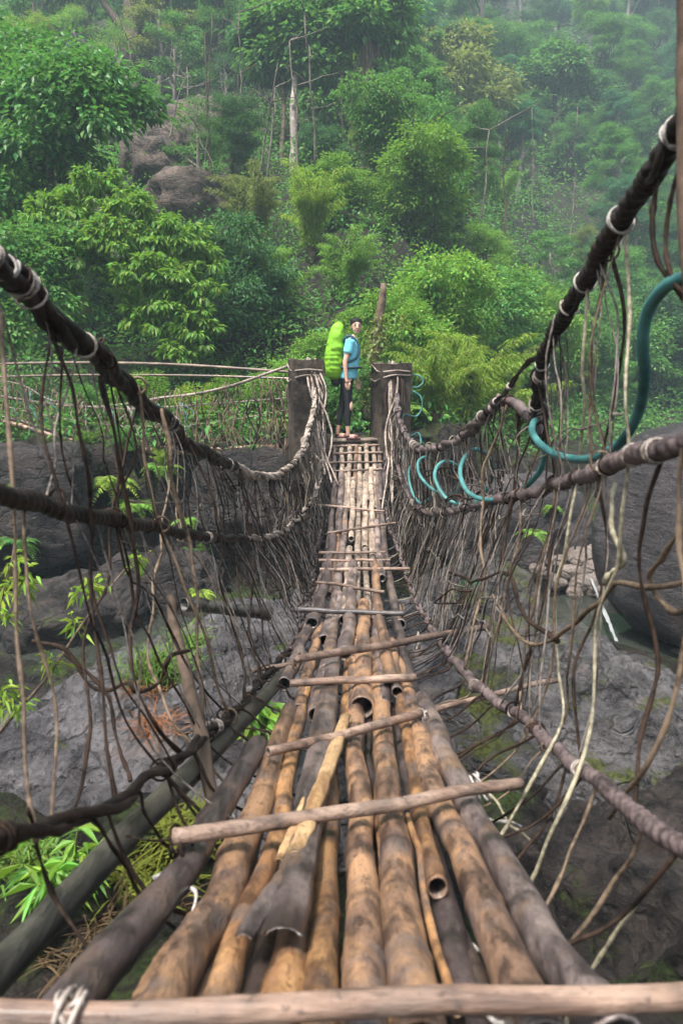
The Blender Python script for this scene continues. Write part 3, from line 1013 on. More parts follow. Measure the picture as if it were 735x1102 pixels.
# low plants spilling over the cliff lip
for i in range(13):
    px = 20 + i * 23 + rng.uniform(-6, 6)
    Yd = 11.25 + .10 * max(0, (300 - px) / 60) + rng.uniform(-.1, .15)
    kind = ['fern', 'shrub', 'fern', 'bamboo_clump'][i % 4]
    q = ground_at(px, Yd - .25) - np.array((0, 0, .12))
    plant(kind, q, {'shrub': .17, 'fern': .6, 'bamboo_clump': .13}[kind] * rng.uniform(.8, 1.3), ['fresh', 'lime', 'mid'][i % 3],
          {'shrub': 'low leafy plant spilling over the left cliff lip', 'fern': 'fern arching over the left cliff lip', 'bamboo_clump': 'grassy tuft hanging over the left cliff lip'}[kind], 'plant', 'low plants along the cliff lip')
# ferns and tufts on rocks and cliff
FERNS = [
 (122, 520, 11.1, 1.0, 'lime', 'pale green fern hanging from the left cliff above the middle cable'),
 (145, 545, 11.0, .8, 'fresh', 'second fern lower on the left cliff under the pale hanging one'),
 (98, 500, 11.3, .7, 'lime', 'small pale fern at the cliff lip beside the grey angular boulder'),
 (175, 505, 11.2, .75, 'fresh', 'fern on the cliff lip behind the thick upper cable'),
 (200, 560, 10.9, .5, 'fresh', 'small fern in the cliff face right of the middle of the left cables'),
 (240, 520, 11.2, .5, 'lime', 'yellowish fern just below the end of the footbridge'),
 (12, 520, 10.2, 1.0, 'fresh', 'leafy fern cascade at the left edge of the cliff'),
 (20, 585, 9.9, .7, 'mid', 'darker fern below the leafy fern cascade at the left edge'),
 (215, 640, 9.4, .45, 'lime', 'little bright fern in the cleft behind the rock slab'),
 (575, 575, 10.6, .55, 'fresh', 'bright small fern on the dark rock below the hose coils'),
 (590, 545, 11.4, .5, 'fresh', 'small fern higher on the dark rock below the hose coils'),
 (505, 628, 8.6, .32, 'blue', 'small bluish fern on the mossy rock close by the bridge'),
 (445, 440, 12.0, .6, 'fresh', 'fern on the bank at the foot of the right post'),
 (300, 455, 12.0, .6, 'lime', 'yellow green fern left of the foot of the left post'),
]
for px, py, d, sc, tone, lab in FERNS:
    plant('fern', at(px, py, d), sc, tone, lab, 'fern', rz=rng.uniform(0, 6))

def tuft(name, loc, n, h, spread, tone, label, cat='grass tuft', w=.006, curve=.5, leafl=None):
    g_ = G()
    for i in range(n):
        a = rng.uniform(0, 6.28)
        hh = h * rng.uniform(.5, 1.1)
        s = spread * rng.uniform(.1, 1)
        o_ = rng.normal(0, spread * .28, 3) * np.array((1, 1, .2))
        t_ = np.linspace(0, 1, 6)
        P = np.stack([s * t_ ** 1.8 * math.cos(a), s * t_ ** 1.8 * math.sin(a), hh * (t_ - curve * t_ ** 3)], 1) + o_
        sd = np.array((-math.sin(a), math.cos(a), 0.2))
        ww = (w * np.sin(PI * np.clip(t_ * .85 + .15, 0, 1)))[:, None] + .0004
        V = np.stack([P + sd * ww, P + np.array((0, 0, 1.)) * ww * .4, P - sd * ww], 1).reshape(-1, 3)
        i0 = np.arange(5)[:, None] * 3
        g_.add(V, np.concatenate([i0 + np.array((0, 1, 4, 3)), i0 + np.array((1, 2, 5, 4))]))
    return tag(_placed(g_, name, M[tone], loc), label, cat)

def _placed(g_, name, mat, loc):
    me = g_.mesh(name)
    me.materials.append(mat)
    o = bpy.data.objects.new(name, me)
    o.location = tuple(loc)
    COL.objects.link(o)
    return o

def on_slab(px, py, z=-2.55):
    d = z / ((CY - py) / FPX * CP - SP)
    return at(px, py, d)
tuft('grass_tuft', on_slab(172, 735), 420, .42, .38, 'grass', 'bright green grass tuft growing in the crack of the rock slab', w=.005)
tuft('grass_tuft', on_slab(205, 700, -2.6), 220, .36, .3, 'grass', 'smaller green grass tuft beside the leaning stake', w=.005)
tuft('dry_tuft', on_slab(168, 790, -2.5), 200, .20, .30, 'red_twig', 'reddish dry tuft on the rock slab below the green grass', 'dry plant', w=.003)
tuft('dry_tuft', on_slab(150, 750, -2.55), 160, .18, .26, 'red_twig', 'small reddish dry tuft at the near edge of the green grass', 'dry plant', w=.003)
gl = on_ground(190, 955)
if gl is None: gl = at(190, 955, 2.4)
for i, (px, py, n_, h_, s_, tone, lab, cat) in enumerate((
        (195, 905, 420, .10, .20, 'moss', 'yellow green moss cushion on the near bank by the crossbar end', 'moss'),
        (150, 955, 420, .09, .20, 'moss', 'moss cushion on the near bank between the two dark side poles', 'moss'),
        (110, 1000, 130, .12, .2, 'straw', 'tangle of dry straw on the near bank under the side pole', 'dry grass'),
        (175, 1000, 120, .11, .2, 'straw', 'dry straw caught beside the lower dark side pole', 'dry grass'),
        (40, 945, 160, .20, .2, 'grass', 'grass blades around the lance leaved plant', 'grass'),
        (95, 1045, 120, .12, .2, 'straw', 'dry straw and roots near the front crossbar', 'dry grass'))):
    q = on_ground(px, py)
    tuft('moss_cushion' if tone == 'moss' else 'dry_grass' if tone == 'straw' else 'grass_tuft', q, n_, h_, s_, tone, lab, cat, w=.005 if tone != 'straw' else .003)

def lance_plant(loc, n, label, L_, W_, h, sp):
    r = thing('leafy_plant', loc, label, 'plant')
    gs, gl_ = G(), G()
    for i in range(n):
        a = rng.uniform(0, 6.28)
        tip = np.array((math.cos(a) * sp * rng.uniform(.2, 1), math.sin(a) * sp * rng.uniform(.2, 1), h * rng.uniform(.6, 1.1)))
        P = limb(gs, (rng.normal(0, .02), rng.normal(0, .02), 0), tip, .004, .002, .1, 7, 5)
        for k in range(2, 7):
            m_ = 3
            aa = rng.uniform(0, 6.28, m_)
            D = np.stack([np.cos(aa), np.sin(aa), rng.uniform(-.35, .35, m_)], 1)
            leaves(gl_, np.repeat(P[k:k + 1], m_, 0), D, L_, W_, np.array((0, 0, 1.)) + rng.normal(0, .25, (m_, 3)), .45, .2)
    for g_, nm, mt in ((gl_, 'foliage', 'fresh'), (gs, 'stem', 'grass')):
        me = g_.mesh(nm, smooth=False); me.materials.append(M[mt]); o = bpy.data.objects.new(nm, me); COL.objects.link(o); o.parent = r
    return r
q = on_ground(66, 975)
lance_plant(q + np.array((0, 0, -.02)), 9, 'green lance leaved plant on the near bank under the lower left cable', .105, .010, .27, .17)
q = on_slab(285, 800, -2.45)
lance_plant(q, 6, 'broad leaved green plant beside the lower dark pole', .16, .03, .3, .12)

# young saplings reaching in front of the cliff
def sapling(pts, tufts, label):
    P = catmull(A(pts), 20)
    r = thing('sapling', P[0], label, 'sapling')
    g_ = G()
    tube(g_, P, np.linspace(.012, .005, 20), 6)
    g_.build('stem', M['vine_tan'], r)
    g_ = G()
    for px, py, d in tufts:
        c = at(px, py, d)
        m_ = 20
        D = unit(m_); D[:, 2] -= .25
        leaves(g_, c + D * .02 + rng.normal(0, .02, (m_, 3)), D, .075, .010, None, .35)
        j = np.argmin(np.linalg.norm(P - c, axis=1))
        g2 = limb(g_, P[j], c, .004, .002, .1, 5, 4)
    g_.build('foliage', M['lime'], r, smooth=False)
sapling([(-40, 850, 3.6), (0, 788, 3.7), (50, 730, 3.8), (90, 670, 3.9), (135, 612, 4.0)], [(8, 740, 3.7), (20, 755, 3.7), (55, 712, 3.8), (88, 635, 3.9), (103, 628, 3.95), (80, 670, 3.9), (150, 600, 4.0), (2, 755, 3.6)], 'thin yellow leaved sapling slanting across the rock slab at the left')
sapling([(-20, 720, 3.6), (0, 650, 3.6), (12, 610, 3.6), (18, 575, 3.6)], [(12, 600, 3.6), (25, 630, 3.6), (5, 632, 3.6), (8, 660, 3.6), (25, 622, 3.6)], 'upright yellow leaved sapling at the left edge by the cliff')

# bare stems showing between the crowns
for i in range(20):
    px = float(rng.choice([rng.uniform(200, 365), rng.uniform(410, 560), rng.uniform(560, 735), rng.uniform(150, 260)]))
    Yd = rng.uniform(24, 34) if px < 560 else rng.uniform(36, 60)
    b = ground_at(px, Yd)
    h = rng.uniform(3, 6.5) * (1 if px < 560 else 1.5)
    g_ = G()
    P = limb(g_, (0, 0, -.3), (rng.normal(0, .5), rng.normal(0, .3), h), .045, .02, .09, 10, 6)
    for k in range(4):
        a = P[rng.integers(4, 10)]
        limb(g_, a, a + np.array((rng.normal(0, .9), rng.normal(0, .4), rng.uniform(.2, 1.0))), .025, .008, .15, 6, 5)
    me = g_.mesh('bare_sapling'); me.materials.append(M['bark_thin'] if i % 3 else M['bark'])
    o = bpy.data.objects.new('bare_sapling', me); o.location = tuple(b); COL.objects.link(o)
    tag(o, 'thin bare ' + ('pale' if i % 3 else 'dark') + ' stem with broken twigs among the slope bushes', 'tree', 'pale bare stems' if i % 3 else 'dark bare stems')
# dead leaves over the clearing and the earth bank
gl_ = G()
for (px0, px1, py0, py1, k) in ((105, 240, 140, 200, 900), (215, 300, 340, 395, 700)):
    for i in range(k // 20):
        q = on_ground(rng.uniform(px0, px1), rng.uniform(py0, py1), 10)
        if q is None: continue
        m_ = 20
        s_ = .012 * q[1]
        Q = q + rng.normal(0, 1, (m_, 3)) * np.array((s_ * 2, s_ * 2, 0))
        Q[:, 2] = height(Q[:, 0], Q[:, 1]) + .03
        D = unit(m_); D[:, 2] *= .3
        leaves(gl_, Q, D, .12 + .003 * q[1], .04, np.array((0, 0, 1.)) + rng.normal(0, .3, (m_, 3)))
tag(gl_.build('leaf_litter', M['straw'], smooth=False), kind='stuff')

# --- the rest of the forest, in rows up the slope
LAND = [('the clearing boulders', 180, 175), ('the big bare trunk', 140, 60), ('the glossy left tree', 60, 110), ('the draped bush', 130, 290), ('the tall slender tree', 318, 90),
        ('the vine wrapped trunk', 397, 110), ('the olive crown', 485, 95), ('the dark forked trunk', 597, 110), ('the woman', 375, 340), ('the far trickle', 482, 305),
        ('the steep cable', 630, 290), ('the hose bend', 690, 370), ('the near post top', 728, 90)]
WORD = {'fresh': 'fresh green', 'mid': 'mid green', 'dark': 'dark green', 'lime': 'yellow green', 'blue': 'bluish', 'olive': 'olive', 'rust': 'brownish'}
SHAPE = {'broadleaf_tree': 'rounded tree', 'tall_tree': 'tall tree', 'layered_tree': 'tiered tree', 'open_tree': 'sparse open tree', 'shrub': 'shrub', 'bamboo_clump': 'feathery bamboo'}
used = {}
def auto_label(kind, tone, P, sc):
    ht = {'broadleaf_tree': 4.5, 'tall_tree': 9.5, 'layered_tree': 4.5, 'open_tree': 5, 'shrub': 1.2, 'bamboo_clump': 2}[kind] * sc
    px, py = to_px(P + np.array((0, 0, ht)))
    nm, lx, ly = min(LAND, key=lambda l: (l[1] - px) ** 2 + 1.2 * (l[2] - py) ** 2)
    dx, dy = px - lx, py - ly
    dist = math.hypot(dx, dy)
    rel = ('right of' if dx > 0 else 'left of') if abs(dx) > abs(dy) else ('below' if dy > 0 else 'above')
    near_ = 'just' if dist < 45 else 'a little' if dist < 85 else 'well'
    sz = 'small' if sc < (.6 if kind != 'shrub' else .9) else 'large' if sc > (.9 if kind != 'shrub' else 1.4) else 'middling'
    mist = 'misty ' if P[1] > 62 else ''
    lab = f'{sz} {mist}{WORD[tone]} {SHAPE[kind]} on the slope {near_} {rel} {nm}'
    return lab if len(lab.split()) <= 16 else lab.replace(' on the slope', '')
rows = [(14.5, 20, 1.9), (20, 28, 2.25), (28, 42, 2.9), (42, 64, 3.8), (64, 100, 5.6), (100, 165, 9)]
nt_ = 0
CLEAR = [(128, 160, 0, 95, 42), (112, 232, 146, 196, 36), (298, 330, 100, 182, 30.4), (386, 410, 55, 180, 30), (588, 606, 100, 150, 57), (170, 300, 40, 88, 40), (474, 492, 300, 320, 26), (215, 275, 350, 385, 20)]
for lo, hi, stp in rows:
    y = lo
    while y < hi:
        x = -.60 * y - 2
        while x < .66 * y + 2:
            xx_, yy_ = x + rng.uniform(-.42, .42) * stp, y + rng.uniform(-.42, .42) * stp
            x += stp
            f = float(hill_foot(np.array([xx_]))[0])
            if yy_ < f + 2.8: continue
            P = np.array((xx_, yy_, hz(xx_, yy_)))
            px, py = to_px(P)
            if py < -70 and yy_ > 30 and px < 520: continue
            if py < -130: continue
            if any(abs(px - a) < 26 and abs(yy_ - b_) < 2.2 for a, b_ in placed): continue
            if yy_ < 19 and px < 240: continue
            if 215 < px < 300 and yy_ < 18: continue
            dep = yy_ - f
            if yy_ < 20:
                kind = rng.choice(['shrub', 'bamboo_clump', 'shrub'])
                sc = rng.uniform(.55, 1.0)
            elif yy_ < 29:
                kind = rng.choice(['shrub', 'bamboo_clump', 'broadleaf_tree', 'shrub', 'open_tree'])
                sc = rng.uniform(.8, 1.35) if kind == 'shrub' else rng.uniform(.40, .55) if kind in ('broadleaf_tree', 'open_tree') else rng.uniform(.6, .9)
            elif yy_ < 42:
                kind = rng.choice(['shrub', 'broadleaf_tree', 'open_tree', 'bamboo_clump', 'broadleaf_tree', 'open_tree', 'layered_tree'])
                sc = rng.uniform(1.1, 1.8) if kind == 'shrub' else rng.uniform(.48, .75) if kind != 'bamboo_clump' else rng.uniform(.9, 1.3)
            else:
                kind = rng.choice(['broadleaf_tree', 'tall_tree', 'tall_tree', 'broadleaf_tree', 'open_tree', 'layered_tree', 'open_tree', 'broadleaf_tree'])
                sc = rng.uniform(.65, 1.1) * (1 if yy_ < 64 else 1.3 if yy_ < 100 else 1.8) * (.85 if kind == 'tall_tree' else 1)
            hh_, rr_ = {'broadleaf_tree': (7.4, 2.9), 'tall_tree': (13.4, 3.2), 'layered_tree': (8, 2.6), 'open_tree': (8, 3.0), 'shrub': (2.4, 1.5), 'bamboo_clump': (3.1, 1.7)}[kind]
            tp_ = to_px(P + np.array((0, 0, hh_ * sc)))[1]
            wd_ = rr_ * sc * FPX / yy_
            if any(yy_ < ym and px + wd_ > a0 and px - wd_ < a1 and tp_ < b1 and py > b0 for a0, a1, b0, b1, ym in CLEAR): continue
            sc *= .78 if yy_ < 64 else .88
            right = px > 560
            tone = rng.choice(['fresh', 'mid', 'dark', 'lime', 'blue', 'olive', 'rust'], p=[.20, .34, .12, .06, .14, .12, .02] if not right else [.08, .38, .20, .01, .28, .05, 0])
            if yy_ < 34 and rng.random() < .35: tone = 'fresh'
            lab = auto_label(kind, tone, P, sc)
            used[lab] = used.get(lab, 0) + 1
            plant(kind, P - np.array((0, 0, .15)), sc, tone, lab, {'shrub': 'shrub', 'bamboo_clump': 'bamboo'}.get(kind, 'tree'), 'forest plants on the far slope')
            nt_ += 1
        y += stp
print('FOREST', nt_, 'labels', len(used), 'undergrowth clumps', len(xx))

# ------------------------------------------------------------------ the bridge
_dk = np.array([(474, 10.7), (490, 10.45), (510, 10.05), (545, 9.25), (595, 7.9), (656, 5.75), (704, 4.1), (750, 3.16), (800, 2.55), (860, 2.05), (930, 1.63), (1000, 1.31), (1080, 1.04), (1130, .92), (1200, .78)])
_P = np.array([at(385, y, d) for y, d in _dk])
_o = np.argsort(_P[:, 1])
_DY, _DZ = _P[_o, 1], _P[_o, 2]
_gy = np.linspace(.2, 11.2, 500)
_gz = np.interp(_gy, _DY, _DZ)
_k = np.exp(-np.linspace(-2, 2, 41) ** 2)
_gz = np.convolve(np.pad(_gz, 20, mode='reflect', reflect_type='odd'), _k / _k.sum(), 'valid')
def deckz(y):
    return np.interp(y, _gy, _gz)

def on_deck(px, py, lift=0.0):
    d = np.geomspace(.55, 13, 4000)
    xc, yc = (px - CX) / FPX * d, (CY - py) / FPX * d
    Yw, Zw = d * CP + yc * SP, yc * CP - d * SP
    f = Zw - (deckz(Yw) + lift)
    w = np.nonzero(f <= 0)[0]
    i = w[0] if len(w) else int(np.argmin(np.abs(f)))
    return np.array((xc[i], Yw[i], Zw[i]))

BR = thing('rope_bridge', (0, .6, -.9), 'sagging hanging bridge of bamboo poles and woven vines under the standing woman', 'bridge')

def nodes_tube(g, P, r, seg=12, gap=.3, hollow=(True, True), bulge=.10, wob=.05, rend=None, phase=None):
    n = len(P)
    L_ = np.concatenate(([0], np.cumsum(np.linalg.norm(np.diff(P, axis=0), axis=1))))
    ph = rng.uniform(0, gap) if phase is None else phase
    u = ((L_ + ph) % gap)
    dn = np.minimum(u, gap - u)
    R = np.linspace(r, rend if rend else r, n)
    R = R * (1 + bulge * np.exp(-(dn / .014) ** 2) + wob * np.interp(L_, np.linspace(0, L_[-1] + .01, 9), rng.normal(size=9)))
    mark = .75 * np.exp(-((dn - .014) / .006) ** 2)
    k0 = rng.uniform(0, 6)
    tube(g, P, R, seg, mod=lambda th, i: 1 + .04 * np.sin(2 * th + k0 + i * .05), hollow=hollow, mark=mark)

def pole(a, b, r, mat, lift=0.0, lift2=None, hollow=(True, True), wig=.0055, gap=None, rend=None, name='bamboo_pole', label=None):
    """A pole lying along the deck between two points of it (pixel of its ends)."""
    p0, p1 = on_deck(*a, lift), on_deck(*b, lift if lift2 is None else lift2)
    l = abs(p1[1] - p0[1])
    n = int(max(14, l / .022))
    t = np.linspace(0, 1, n)
    y = p0[1] + (p1[1] - p0[1]) * t
    lf = lift + ((lift if lift2 is None else lift2) - lift) * t
    x = p0[0] + (p1[0] - p0[0]) * t
    P = np.stack([x, y, deckz(y) + lf], 1)
    kx = np.linspace(0, 1, max(4, int(l / .25) + 2))
    P[:, 0] += np.interp(t, kx, np.random.default_rng(int(a[0] * 7 + a[1])).normal(0, wig, len(kx))) * np.minimum(1, 6 * t * (1 - t) + .3)
    P[:, 2] += np.interp(t, kx, np.random.default_rng(int(a[0] * 3 + a[1])).normal(0, wig * .6, len(kx)))
    P = catmull(P[::4] if (n - 1) % 4 == 0 else np.vstack([P[::4], P[-1:]]), n)
    g = G()
    nodes_tube(g, P, r, 14, gap or rng.uniform(.24, .38), hollow, rend=rend)
    o = g.build(name, M[mat], BR)
    if label: o['label'] = label
    return o

# near span, right under the camera
pole((40, 1130), (277, 803), .036, 'dark_pole', .02, gap=.34, label='dark wet edge pole on the left')
pole((150, 1130), (312, 765), .037, 'brown_pole', .0)
pole((222, 1130), (330, 742), .025, 'orange_pole', -.005)
pole((288, 1130), (328, 945), .033, 'orange_pole', -.012)
pole((344, 1130), (354, 800), .029, 'orange_pole', .0)
pole((391, 1130), (381, 690), .033, 'brown_pole', .012)
pole((425, 1130), (405, 845), .009, 'orange_pole', .01, gap=.5)
pole((452, 1130), (404, 690), .036, 'brown_pole', .012)
pole((470, 958), (428, 735), .022, 'orange_pole', .018, label='thin pole with a dark hollow end')
pole((492, 1090), (440, 880), .008, 'orange_pole', .02, gap=.6)
pole((512, 1130), (458, 890), .028, 'dark_pole', -.03)
pole((592, 1130), (427, 712), .036, 'brown_pole', .012)
pole((668, 1130), (454, 752), .036, 'grey_pole', .02, gap=.33, label='purplish grey edge pole on the right')
pole((180, 1130), (240, 985), .02, 'brown_pole', -.03)
pole((330, 1130), (345, 880), .02, 'dark_pole', -.03)
pole((262, 1130), (318, 800), .024, 'dark_pole', -.035)
pole((540, 1130), (420, 760), .022, 'dark_pole', -.035)
pole((420, 1130), (395, 760), .022, 'dark_pole', -.04)
pole((200, 1130), (300, 790), .022, 'grey_pole', -.04)

# split pieces lying on top
def split_piece(a, b, w, mat, lift, label, name='split_bamboo'):
    p0, p1 = on_deck(*a, lift), on_deck(*b, lift)
    n = 26
    t = np.linspace(0, 1, n)[:, None]
    P = p0 * (1 - t) + p1 * t
    P[:, 2] = deckz(P[:, 1]) + lift + .006 * np.sin(np.linspace(0, 5, n))
    T, N_, B_ = frames(P)
    th = np.linspace(.15 * PI, .85 * PI, 7)
    wv = w * (.7 + .3 * np.sin(np.linspace(.3, 2.9, n))) * (1 + .08 * rng.normal(size=n))
    side = np.cross(T, np.array((0, 0, 1.)))
    side /= np.linalg.norm(side, axis=1)[:, None]
    up = np.cross(side, T)
    V = []
    for k, rr in ((0, 1.), (1, .78)):
        V.append(P[:, None] + (wv * rr)[:, None, None] * (np.cos(th)[None, :, None] * side[:, None] + (np.sin(th) - .6)[None, :, None] * up[:, None] * .7) - k * up[:, None] * .001)
    V = np.stack(V)            # 2, n, 7
    m_ = 7
    idx = np.arange(2 * n * m_).reshape(2, n, m_)
    F = []
    F.append(np.stack([idx[0, :-1, :-1], idx[0, :-1, 1:], idx[0, 1:, 1:], idx[0, 1:, :-1]], -1).reshape(-1, 4))
    F.append(np.stack([idx[1, :-1, :-1], idx[1, 1:, :-1], idx[1, 1:, 1:], idx[1, :-1, 1:]], -1).reshape(-1, 4))
    for j in (0, m_ - 1):
        F.append(np.stack([idx[0, :-1, j], idx[0, 1:, j], idx[1, 1:, j], idx[1, :-1, j]], -1).reshape(-1, 4))
    for i in (0, n - 1):
        F.append(np.stack([idx[0, i, :-1], idx[0, i, 1:], idx[1, i, 1:], idx[1, i, :-1]], -1).reshape(-1, 4))
    o = G().add(V.reshape(-1, 3), *F).build(name, M[mat], BR)
    o['label'] = label
split_piece((318, 918), (372, 768), .026, 'split', .075, 'raw yellow split bamboo strip')
split_piece((300, 925), (352, 800), .012, 'split', .07, 'narrow raw split bamboo strip')
split_piece((262, 1008), (330, 905), .024, 'grey_pole', .06, 'dark grey split bamboo shell')
split_piece((304, 1004), (361, 696), .047, 'grey_pole', .062, 'grey half shell of bamboo with a broken end')
split_piece((150, 1075), (205, 985), .016, 'brown_pole', .03, 'frayed brown bark strip')

# middle and far spans: staggered poles in lanes
_ed = np.array([(474, 358, 412), (510, 357, 411), (545, 357, 413), (595, 349, 415), (656, 332, 432), (704, 305, 447), (770, 288, 458)])
def lane(f, y):
    return np.interp(y, _ed[:, 0], _ed[:, 1]) * (1 - f) + np.interp(y, _ed[:, 0], _ed[:, 2]) * f
def lp(f, y, *a, **k):
    f2 = k.pop('f2', f)
    y0, y1 = y
    pole((lane(f, y0), y0), (lane(f2, y1), y1), *a, **k)
for f, y0, y1, r, mt, lf in ((.06, 736, 640, .034, 'grey_pole', 0), (.19, 765, 672, .028, 'brown_pole', .0), (.31, 770, 640, .036, 'grey_pole', .02), (.47, 704, 606, .044, 'grey_pole', .055), (.60, 762, 650, .045, 'brown_pole', .03),
                             (.74, 760, 640, .034, 'grey_pole', .02), (.80, 738, 606, .034, 'brown_pole', .055), (.93, 770, 660, .032, 'dark_pole', 0), (.49, 790, 690, .030, 'orange_pole', .0), (.84, 745, 690, .022, 'brown_pole', .05)):
    lp(f, (y0, y1), r, mt, lf)
for f, y0, y1, r, mt, lf in ((.10, 670, 575, .042, 'dark_pole', .05), (.28, 690, 560, .040, 'grey_pole', .01), (.40, 668, 590, .034, 'pale_pole', .03), (.52, 660, 556, .034, 'pale_pole', .0), (.64, 664, 570, .030, 'pale_pole', .02),
                             (.75, 668, 548, .038, 'grey_pole', .02), (.86, 622, 560, .036, 'grey_pole', .05), (.95, 672, 552, .034, 'grey_pole', .0), (.18, 640, 560, .032, 'brown_pole', 0), (.05, 640, 556, .03, 'grey_pole', -.01)):
    lp(f, (y0, y1), r, mt, lf)
for f, y0, y1, r, mt, lf in ((.06, 592, 520, .036, 'grey_pole', .02), (.19, 573, 510, .040, 'grey_pole', .05), (.30, 604, 505, .034, 'pale_pole', .0), (.42, 580, 515, .034, 'pale_pole', .05), (.54, 600, 500, .036, 'pale_pole', .01),
                             (.66, 590, 512, .036, 'pale_pole', .03), (.78, 600, 505, .036, 'pale_pole', .04), (.90, 604, 500, .036, 'grey_pole', .0)):
    lp(f, (y0, y1), r, mt, lf)
for f, y0, y1, r, mt in ((.05, 545, 476, .034, 'grey_pole'), (.18, 540, 476, .036, 'pale_pole'), (.31, 548, 476, .036, 'pale_pole'), (.44, 538, 476, .034, 'brown_pole'), (.56, 546, 476, .036, 'pale_pole'), (.68, 540, 476, .036, 'pale_pole'),
                         (.81, 548, 476, .036, 'pale_pole'), (.94, 540, 476, .034, 'grey_pole')):
    lp(f, (y0, y1), r, mt, .015 * rng.random(), f2=f + rng.normal(0, .02))

# crossbars
def bar(a, b, r, mat='bar', lift=.075, label=None, sag=.0, hollow=(True, True)):
    p0, p1 = on_deck(*a, lift), on_deck(*b, lift)
    n = int(max(12, np.linalg.norm(p1 - p0) / .02))
    t = np.linspace(0, 1, n)[:, None]
    P = p0 * (1 - t) + p1 * t
    P[:, 2] += sag * np.sin(PI * t[:, 0]) + np.interp(t[:, 0], np.linspace(0, 1, 6), rng.normal(0, .003, 6))
    P[:, 1] += np.interp(t[:, 0], np.linspace(0, 1, 6), rng.normal(0, .004, 6))
    g = G()
    nodes_tube(g, P, r, 12, rng.uniform(.22, .34), hollow, .07, .04)
    o = g.build('crossbar', M[mat], BR)
    if label: o['label'] = label
    return o
bar((-60, 1098), (790, 1066), .0165, lift=.075, label='thick front crossbar')
bar((187, 903), (560, 843), .017, lift=.085, hollow=(False, True))
bar((288, 812), (452, 768), .0155, lift=.075)
bar((312, 734), (447, 729), .0175, lift=.09)
bar((318, 711), (528, 674), .019, lift=.115, hollow=(False, True))
bar((270, 722), (322, 714), .012, lift=.03)
bar((452, 768), (602, 730), .012, lift=.03)
bar((312, 656), (436, 660), .018, 'dark_bar', .10)
bar((340, 626), (414, 637), .014, lift=.10)
bar((344, 613), (441, 612), .018, lift=.08)
bar((343, 603), (420, 603), .015, lift=.08)
bar((343, 595), (415, 594), .016, lift=.08)
bar((352, 574), (426, 563), .015, lift=.09)
bar((340, 543), (414, 550), .015, lift=.08)
bar((355, 507), (412, 505), .014, lift=.06)
bar((330, 498), (414, 497), .014, lift=.06)
bar((358, 488), (412, 487), .016, lift=.06)
bar((356, 480), (414, 479), .018, lift=.05)
# the sawn end plank
p0, p1 = on_deck(355, 474, .07), on_deck(417, 473, .07)
g = G()
V = []
for q in (p0, p1):
    for dy, dz in ((-.07, -.02), (.16, -.02), (.16, .025), (-.07, .025)):
        V.append(q + np.array((0, dy, dz)))
g.add(V, [[0, 1, 2, 3], [7, 6, 5, 4], [0, 4, 5, 1], [1, 5, 6, 2], [2, 6, 7, 3], [3, 7, 4, 0]])
g.build('end_plank', M['pale_pole'], BR, smooth=False)['label'] = 'flat pale end plank'

# big slanting side pole on the left, a hollow stub and a leaning stake
def free_pole(pts, r, mat, name, label=None, n=None, rend=None, hollow=(True, True), wig=0.004):
    Q = catmull(A(pts), n or 80)
    Q = Q + np.stack([np.interp(np.linspace(0, 1, len(Q)), np.linspace(0, 1, 8), rng.normal(0, wig, 8)) for _ in range(3)], 1)
    g = G()
    nodes_tube(g, Q, r, 14, .3, hollow, rend=rend)
    o = g.build(name, M[mat], BR)
    if label: o['label'] = label
    return o
free_pole([(-75, 1112, 1.02), (0, 1042, 1.20), (318, 714, 3.95)], .034, 'green_pole', 'side_pole', 'greenish grey rail pole along the left side', 150)
free_pole([(198, 650, 4.2), (288, 660, 4.7)], .042, 'green_pole', 'side_pole', 'short grey pole stub jutting out on the left')
free_pole([(180, 643, 2.75), (205, 745, 2.4), (232, 880, 2.05)], .019, 'bark', 'stake', 'rough brown leaning stake', 60, .022, (False, False), .006)

